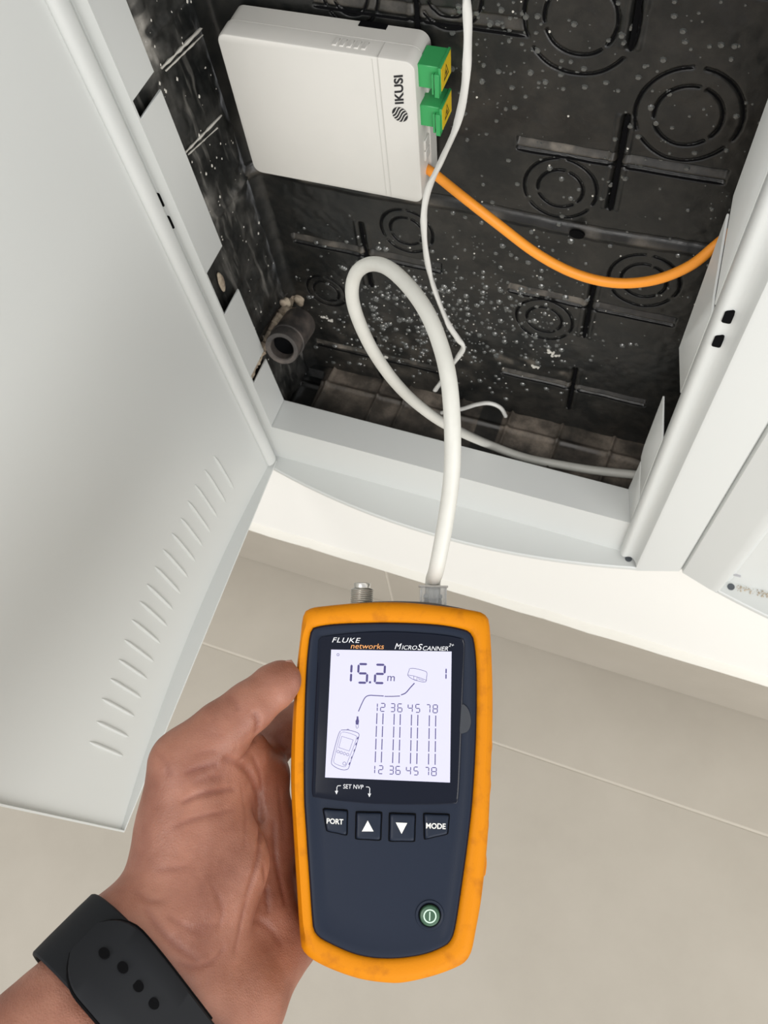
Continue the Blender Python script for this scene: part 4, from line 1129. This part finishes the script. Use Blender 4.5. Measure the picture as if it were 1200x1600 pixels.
# index finger behind the tester, then the other fingers
bone(C4(412, 1190, .398, .0100), C4(440, 1148, .402, .0100), C4(520, 1085, .410, .0092), C4(590, 1068, .412, .0084), C4(640, 1075, .408, .0074), k=.004)
bone(C4(500, 1250, .424, .0105), C4(570, 1190, .424, .0095), C4(650, 1160, .418, .0088), C4(700, 1165, .408, .0076), k=.003)
bone(C4(560, 1330, .424, .0100), C4(610, 1290, .424, .0092), C4(680, 1265, .416, .0084), C4(718, 1270, .408, .0072), k=.003)
bone(C4(575, 1400, .420, .0090), C4(625, 1380, .422, .0082), C4(680, 1360, .414, .0074), C4(706, 1360, .408, .0064), k=.003)
bone(C4(520, 1420, .418, .0110), C4(575, 1400, .420, .0090), k=.008)
def sdf(P):
    P = P.astype(np.float32); out = None
    for a, b, ra_, rb_, k in PR:
        a = a.astype(np.float32); ba = (b-a).astype(np.float32); l2 = float(ba@ba)
        pa = P-a; h = np.clip((pa@ba)/l2, 0, 1)
        d = np.sqrt(((pa-h[..., None]*ba)**2).sum(-1))-(ra_+(rb_-ra_)*h)
        if out is None: out = d
        else:
            hh = np.clip(0.5+0.5*(out-d)/k, 0, 1); out = out*(1-hh)+d*hh-k*hh*(1-hh)
    return out
def hit(u, v, d0=.26, d1=.43):
    dd = np.linspace(d0, d1, 400); P = np.stack([cs(u, v, d) for d in dd]); s = sdf(P)
    i = np.argmax(s < 0)
    return P[i] if s[i] < 0 else None
def h3(c): return (c[0]*520/1200, 1000+c[1]*520/1200)    # from the zoomed crop of the hand
CREASE = [  # (points in crop px, depth, width)
    ([(915, 258), (930, 290), (925, 330), (895, 400), (860, 440)], .0016, .0009),
    ([(800, 425), (850, 440), (900, 480), (930, 560), (938, 650), (935, 760), (915, 850), (885, 930)], .0018, .0011),
    ([(905, 410), (935, 480), (945, 560)], .0005, .0008),
    ([(985, 640), (990, 760), (1010, 870), (1030, 960)], .0009, .0009),
    ([(945, 800), (960, 900), (965, 990)], .0007, .0008),
    ([(665, 480), (720, 462), (790, 445)], .0007, .0007), ([(650, 590), (740, 552), (850, 535)], .0008, .0007), ([(620, 680), (700, 645), (850, 610)], .0005, .0007),
    ([(690, 520), (750, 500), (810, 490)], .0004, .0006),
    ([(560, 830), (620, 825), (680, 815)], .0004, .0007),
    ([(520, 960), (590, 1060), (660, 1120), (720, 1160)], .0005, .0011),
    ([(640, 1160), (700, 1180), (770, 1155), (810, 1100)], .0005, .0009),
    ([(600, 990), (660, 1030), (740, 1060)], .0003, .0008), ([(700, 1030), (760, 1030), (800, 1020)], .0003, .0008),
    ([(845, 1130), (870, 1010), (890, 930)], .0005, .0010),
    ([(820, 195), (850, 230), (860, 260)], .0003, .0006),
    ([(870, 520), (885, 640), (880, 760)], .0003, .0009), ([(930, 330), (985, 350), (1030, 400)], .0004, .0010),
    ([(560, 400), (600, 440), (610, 500)], .0003, .0011), ([(1000, 520), (1015, 620), (1020, 720)], .0004, .0009),
    ([(900, 1000), (960, 1030), (1020, 1100)], .0004, .0011), ([(760, 880), (800, 960), (790, 1040)], .0003, .0010),
    ([(480, 900), (540, 940), (600, 940)], .0003, .0010), ([(700, 420), (740, 405), (780, 400)], .0003, .0007),
]
def crease_field(P):
    f = np.zeros(P.shape[:-1], np.float32); tot = np.zeros_like(f)
    for pts, dep, wd in CREASE:
        c3 = [hit(*h3(p)) for p in catmull([np.array(p, float) for p in pts], 3)]
        c3 = [c for c in c3 if c is not None]
        lo = np.min(c3, 0)-.006; hi = np.max(c3, 0)+.006
        m_ = np.all((P > lo) & (P < hi), -1); Q_ = P[m_]
        if not len(Q_): continue
        dep = dep*1.35; wd = max(wd*1.15, .0010)
        best = np.full(len(Q_), 1e9, np.float32)
        L = len(c3)-1
        tap = np.zeros(len(Q_), np.float32)
        for i, (a, b) in enumerate(zip(c3[:-1], c3[1:])):
            ba = b-a
            if np.linalg.norm(ba) > .012 or ba@ba < 1e-12: continue
            h = np.clip((Q_-a)@ba/(ba@ba), 0, 1); d = np.sqrt(((Q_-a-h[:, None]*ba)**2).sum(-1))
            tt = (i+h)/L; tp_ = np.sqrt(np.clip(4*tt*(1-tt), 0, 1))
            tap = np.where(d < best, tp_, tap); best = np.minimum(best, d)
        g = np.exp(-(best/wd)**2)*tap
        f[m_] += dep*g; tot[m_] = np.maximum(tot[m_], g*min(1, dep/.0012))
    return f, tot
def surface_nets(F, origin, h):
    s = F < 0; nx, ny, nz = F.shape
    c = s[:-1, :-1, :-1].astype(np.int8)
    cnt = sum(s[i:nx-1+i, j:ny-1+j, k:nz-1+k].astype(np.int8) for i in (0, 1) for j in (0, 1) for k in (0, 1))
    act = (cnt > 0) & (cnt < 8)
    ids = -np.ones(act.shape, np.int64); cells = np.argwhere(act); ids[act] = np.arange(len(cells))
    acc = np.zeros((len(cells), 3)); n = np.zeros(len(cells))
    corners = [(i, j, k) for i in (0, 1) for j in (0, 1) for k in (0, 1)]
    vals = {c_: F[cells[:, 0]+c_[0], cells[:, 1]+c_[1], cells[:, 2]+c_[2]] for c_ in corners}
    for a in corners:
        for ax_ in range(3):
            if a[ax_] == 0:
                b = list(a); b[ax_] = 1; b = tuple(b)
                va, vb = vals[a], vals[b]; m_ = (va < 0) != (vb < 0)
                t = np.where(m_, va/(va-vb+1e-20), 0)
                p = np.array(a, float)[None, :].repeat(len(cells), 0); p[:, ax_] += t
                acc[m_] += p[m_]; n[m_] += 1
    verts = (cells+acc/n[:, None])*h+origin
    quads = []
    for ax_ in range(3):
        o1, o2 = [(1, 2), (2, 0), (0, 1)][ax_]
        sl0 = [slice(None)]*3; sl1 = [slice(None)]*3; sl0[ax_] = slice(0, -1); sl1[ax_] = slice(1, None)
        ch = s[tuple(sl0)] != s[tuple(sl1)]
        E_ = np.argwhere(ch)
        ok = (E_[:, o1] > 0) & (E_[:, o2] > 0) & (E_[:, o1] < F.shape[o1]-1) & (E_[:, o2] < F.shape[o2]-1); E_ = E_[ok]
        inside0 = s[E_[:, 0], E_[:, 1], E_[:, 2]]
        def g(d1_, d2_):
            e = E_.copy(); e[:, o1] -= d1_; e[:, o2] -= d2_; return ids[e[:, 0], e[:, 1], e[:, 2]]
        q = np.stack([g(1, 1), g(0, 1), g(0, 0), g(1, 0)], -1)
        q[~inside0] = q[~inside0][:, ::-1]; quads.append(q)
    return verts, np.concatenate(quads)
allp = np.array([a for pr in PR for a in (pr[0], pr[1])]); HS = 0.00105
lo = allp.min(0)-.03; hi = allp.max(0)+.03
lo[1] = max(lo[1], cs(0, 1820, .30)[1]-.02)     # forearm is cut well outside the frame
dims = np.ceil((hi-lo)/HS).astype(int)
gx = [lo[i]+HS*np.arange(dims[i]) for i in range(3)]
Fv = np.empty(tuple(dims), np.float32)
for i0 in range(0, dims[0], 16):
    g3 = np.stack(np.meshgrid(gx[0][i0:i0+16], gx[1], gx[2], indexing='ij'), -1).astype(np.float32)
    Fv[i0:i0+16] = sdf(g3)
near = np.abs(Fv) < .006
ii = np.argwhere(near); Pn = (lo+ii*HS).astype(np.float32)
cf, _ct = crease_field(Pn)
Fv[near] += cf
Fv[:, 0, :] = np.maximum(Fv[:, 0, :], .001)
hv, hq = surface_nets(Fv, lo, HS)
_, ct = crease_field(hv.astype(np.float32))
hw = hv@M.T+CAM
hc = hw.mean(0)
hq = hq[(hq >= 0).all(1)]
me = bpy.data.meshes.new('person')
me.vertices.add(len(hw)); me.vertices.foreach_set('co', (hw-hc).astype(np.float32).ravel())
me.loops.add(len(hq)*4); me.loops.foreach_set('vertex_index', hq.astype(np.int32).ravel())
me.polygons.add(len(hq)); me.polygons.foreach_set('loop_start', np.arange(0, len(hq)*4, 4, dtype=np.int32))
me.polygons.foreach_set('loop_total', np.full(len(hq), 4, dtype=np.int32))
me.update(calc_edges=True); me.validate()
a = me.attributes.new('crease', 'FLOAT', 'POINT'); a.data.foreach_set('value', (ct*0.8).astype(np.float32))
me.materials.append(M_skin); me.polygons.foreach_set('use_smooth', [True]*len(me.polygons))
person = bpy.data.objects.new('person', me); COL.objects.link(person); person.location = hc
tag(person, 'left hand and wrist reaching in from the lower left, thumb pressed against the tester side', 'person')
smd = person.modifiers.new('smooth', 'SMOOTH'); smd.factor = .5; smd.iterations = 1
# thumb nail on the far upper side of the thumb tip
npx = [(425, 1043), (440, 1031), (455, 1025)]
mm = MB(); rings = []
nc = cs(437, 1044, .3655)
tdir = cs(455, 1030, .366)-cs(420, 1055, .364); tdir /= np.linalg.norm(tdir)
ndir = np.array([-.45, .62, -.64]); ndir -= tdir*(ndir@tdir); ndir /= np.linalg.norm(ndir); wdir = np.cross(tdir, ndir)
for i in range(9):
    t = -1+2*i/8; row = []
    for j in range(9):
        s = -1+2*j/8; wd = .0058*math.sqrt(max(.05, 1-abs(t)**3*.8))
        row.append(nc+tdir*t*.0065+wdir*s*wd+ndir*(.0007-.0026*s*s-.0008*t*t))
    rings.append(row)
vs = [p for r in rings for p in r]; vs = [M@p+CAM for p in vs]
nail = raw('nail', [v-hc for v in vs], [(i*9+j, i*9+j+1, (i+1)*9+j+1, (i+1)*9+j) for i in range(8) for j in range(8)], M_nail, person)
nm = nail.modifiers.new('t', 'SOLIDIFY'); nm.thickness = .0006

# ================================================================== WRIST BAND (follows the wrist surface)
w0 = cs(262, 1530, .330); w1 = cs(140, 1670, .306)
axis = (w1-w0)/np.linalg.norm(w1-w0)
view = -w0/np.linalg.norm(w0); e1 = np.cross(axis, view); e1 /= np.linalg.norm(e1); e2 = np.cross(e1, axis)
if e2@view < 0: e2 = -e2
# e1: across the wrist, e2: towards viewer
if e1@cs(0, 0, 1) < 0: e1 = -e1     # towards the thumb (upper left) side
wc = cs(194, 1566, .334)
watch = empty('wrist_band', M@(wc+e2*.02)+CAM, 'black rubber watch band with oval holes around the wrist', 'watch')
NT = 96; HW = .0142
def radius(th, s):
    d = e1*math.cos(th)+e2*math.sin(th); t = np.linspace(.004, .07, 260)
    P = wc+axis*s+t[:, None]*d; v = sdf(P)
    i = int(np.argmax(v > 0)); return t[i] if v[i] > 0 else .05
RT = np.array([np.mean([radius(2*math.pi*k/NT, s) for s in (-HW, 0, HW)]) for k in range(NT)])
for _ in range(5): RT = (np.roll(RT, 1)+RT*2+np.roll(RT, -1))/4
def Rt_(th): return np.interp((th % (2*math.pi)), np.arange(NT+1)*2*math.pi/NT, np.r_[RT, RT[0]])
def band(th0, th1, lift, thick, name, m_, n=70, endround=False, hw=HW, lift2=None):
    mm = MB(); rings = []
    for i in range(n+1):
        th = th0+(th1-th0)*i/n; L = lift if lift2 is None else lift+(lift2-lift)*math.sin(math.pi*i/n)
        w_ = hw
        if endround:
            dist = (1-i/n)*abs(th1-th0)*.030
            if dist < hw: w_ = hw*math.sqrt(max(.02, 1-(1-dist/hw)**2))
        r0 = Rt_(th)+L; d = e1*math.cos(th)+e2*math.sin(th); ring = []
        for (s, q) in ((-1, .35), (-.96, .0), (.96, .0), (1, .35), (1, .7), (.93, 1), (.5, 1.12), (-.5, 1.12), (-.93, 1), (-1, .7)):
            ring.append(M@(wc+axis*s*w_+d*(r0+q*thick))+CAM)
        rings.append(ring)
    closed = abs(th1-th0) > 6.28
    mm.loft(rings); return off(mm.build(name, m_, watch))
# angle of the overlap end as seen in the picture
def angle_of(u, v):
    p = hit(u, v)
    q = p-wc; return math.atan2(q@e2, q@e1)
thE = angle_of(122, 1497); sgn_ = -1 if math.cos(thE-.3) < math.cos(thE+.3) else 1   # +sgn_ leads away from the thumb side
def lift_f(th):
    d = (th-(thE-sgn_*0.95)+math.pi) % (2*math.pi)-math.pi
    return .0006+.0080*math.exp(-(d/.45)**2)
def band(th0, th1, liftf, thick, name, m_, n=110, endround=False, hw=HW):
    mm = MB(); rings = []
    for i in range(n+1):
        th = th0+(th1-th0)*i/n; w_ = hw
        if endround:
            dist = (1-i/n)*abs(th1-th0)*.030
            if dist < hw*.55: w_ = hw*(1-(1-dist/(hw*.55))**2.5*.55)
        r0 = Rt_(th)+liftf(th); d = e1*math.cos(th)+e2*math.sin(th); ring = []
        for (s, q) in ((-1, .35), (-.96, .0), (.96, .0), (1, .35), (1, .7), (.95, 1), (.5, 1.08), (-.5, 1.08), (-.95, 1), (-1, .7)):
            ring.append(M@(wc+axis*s*w_+d*(r0+q*thick))+CAM)
        rings.append(ring)
    mm.loft(rings); return off(mm.build(name, m_, watch))
o = band(0, 2*math.pi, lift_f, .0022, 'inner_strap', M_strap); o['label'] = 'lower strap layer standing off the wrist at the thumb side'
o = band(thE+sgn_*2.2, thE, lambda th: lift_f(th)+.0044, .0020, 'outer_strap', M_strap, n=60, endround=True); o['label'] = 'perforated strap end with oval holes'
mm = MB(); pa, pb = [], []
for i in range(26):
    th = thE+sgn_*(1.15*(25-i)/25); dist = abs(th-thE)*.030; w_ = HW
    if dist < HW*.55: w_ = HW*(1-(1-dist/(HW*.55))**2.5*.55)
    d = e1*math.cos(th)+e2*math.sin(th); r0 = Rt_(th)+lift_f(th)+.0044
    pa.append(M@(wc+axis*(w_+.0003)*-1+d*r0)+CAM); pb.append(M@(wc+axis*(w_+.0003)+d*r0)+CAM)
tube(mm, pa+pb[::-1], .00075, 8); off(mm.build('strap_gap_shade', M_dark, watch))  # dark tube round the strap end's border, standing in for the shaded gap
for px in ((163, 1490), (192, 1512), (216, 1541), (240, 1568)):
    p = hit(*px)
    if p is None: continue
    q = p-wc; th = math.atan2(q@e2, q@e1); s = q@axis; d = e1*math.cos(th)+e2*math.sin(th)
    # aim so that the hole, on the outer surface, lies under the pixel
    rr_ = Rt_(th)+.0004+.0022*1.13
    base = cs(px[0], px[1], 1.0); base = base/np.linalg.norm(base)
    t = np.linspace(.2, .45, 1500); Pp = t[:, None]*base
    qq = Pp-wc; ths = np.arctan2(qq@e2, qq@e1); rad = np.hypot(qq@e1, qq@e2)
    k = int(np.argmax(rad < np.array([Rt_(x_)+lift_f(x_) for x_ in ths])+.0044+.0020*1.08))
    c = Pp[k]; th = ths[k]; d = e1*math.cos(th)+e2*math.sin(th); tt_ = np.cross(axis, d)
    mm = MB(); nq = 16
    mm.loft([[M@(c+axis*.0017*math.cos(a)+tt_*.0022*math.sin(a)+d*z_)+CAM for a in [2*math.pi*j/nq for j in range(nq)]] for z_ in (-.0012, .0009)])
    off(mm.build('strap_hole', M_dark, watch))
# watch case on the back of the wrist
mm = MB(); thb = -math.pi/2; rb = Rt_(thb)+.001; dB = e1*math.cos(thb)+e2*math.sin(thb); tB = e1
pts = rounded(.034, .040, .009, 5)
mm.loft([[M@(wc+tB*p[0]*k+axis*p[1]*k+dB*(rb+z_))+CAM for p in pts] for k, z_ in ((.85, .002), (1, .004), (1, .010), (.9, .012))])
off(mm.build('watch_case', mat('dark_case', (.02, .02, .022), .25), watch))
bpy.context.view_layer.update()
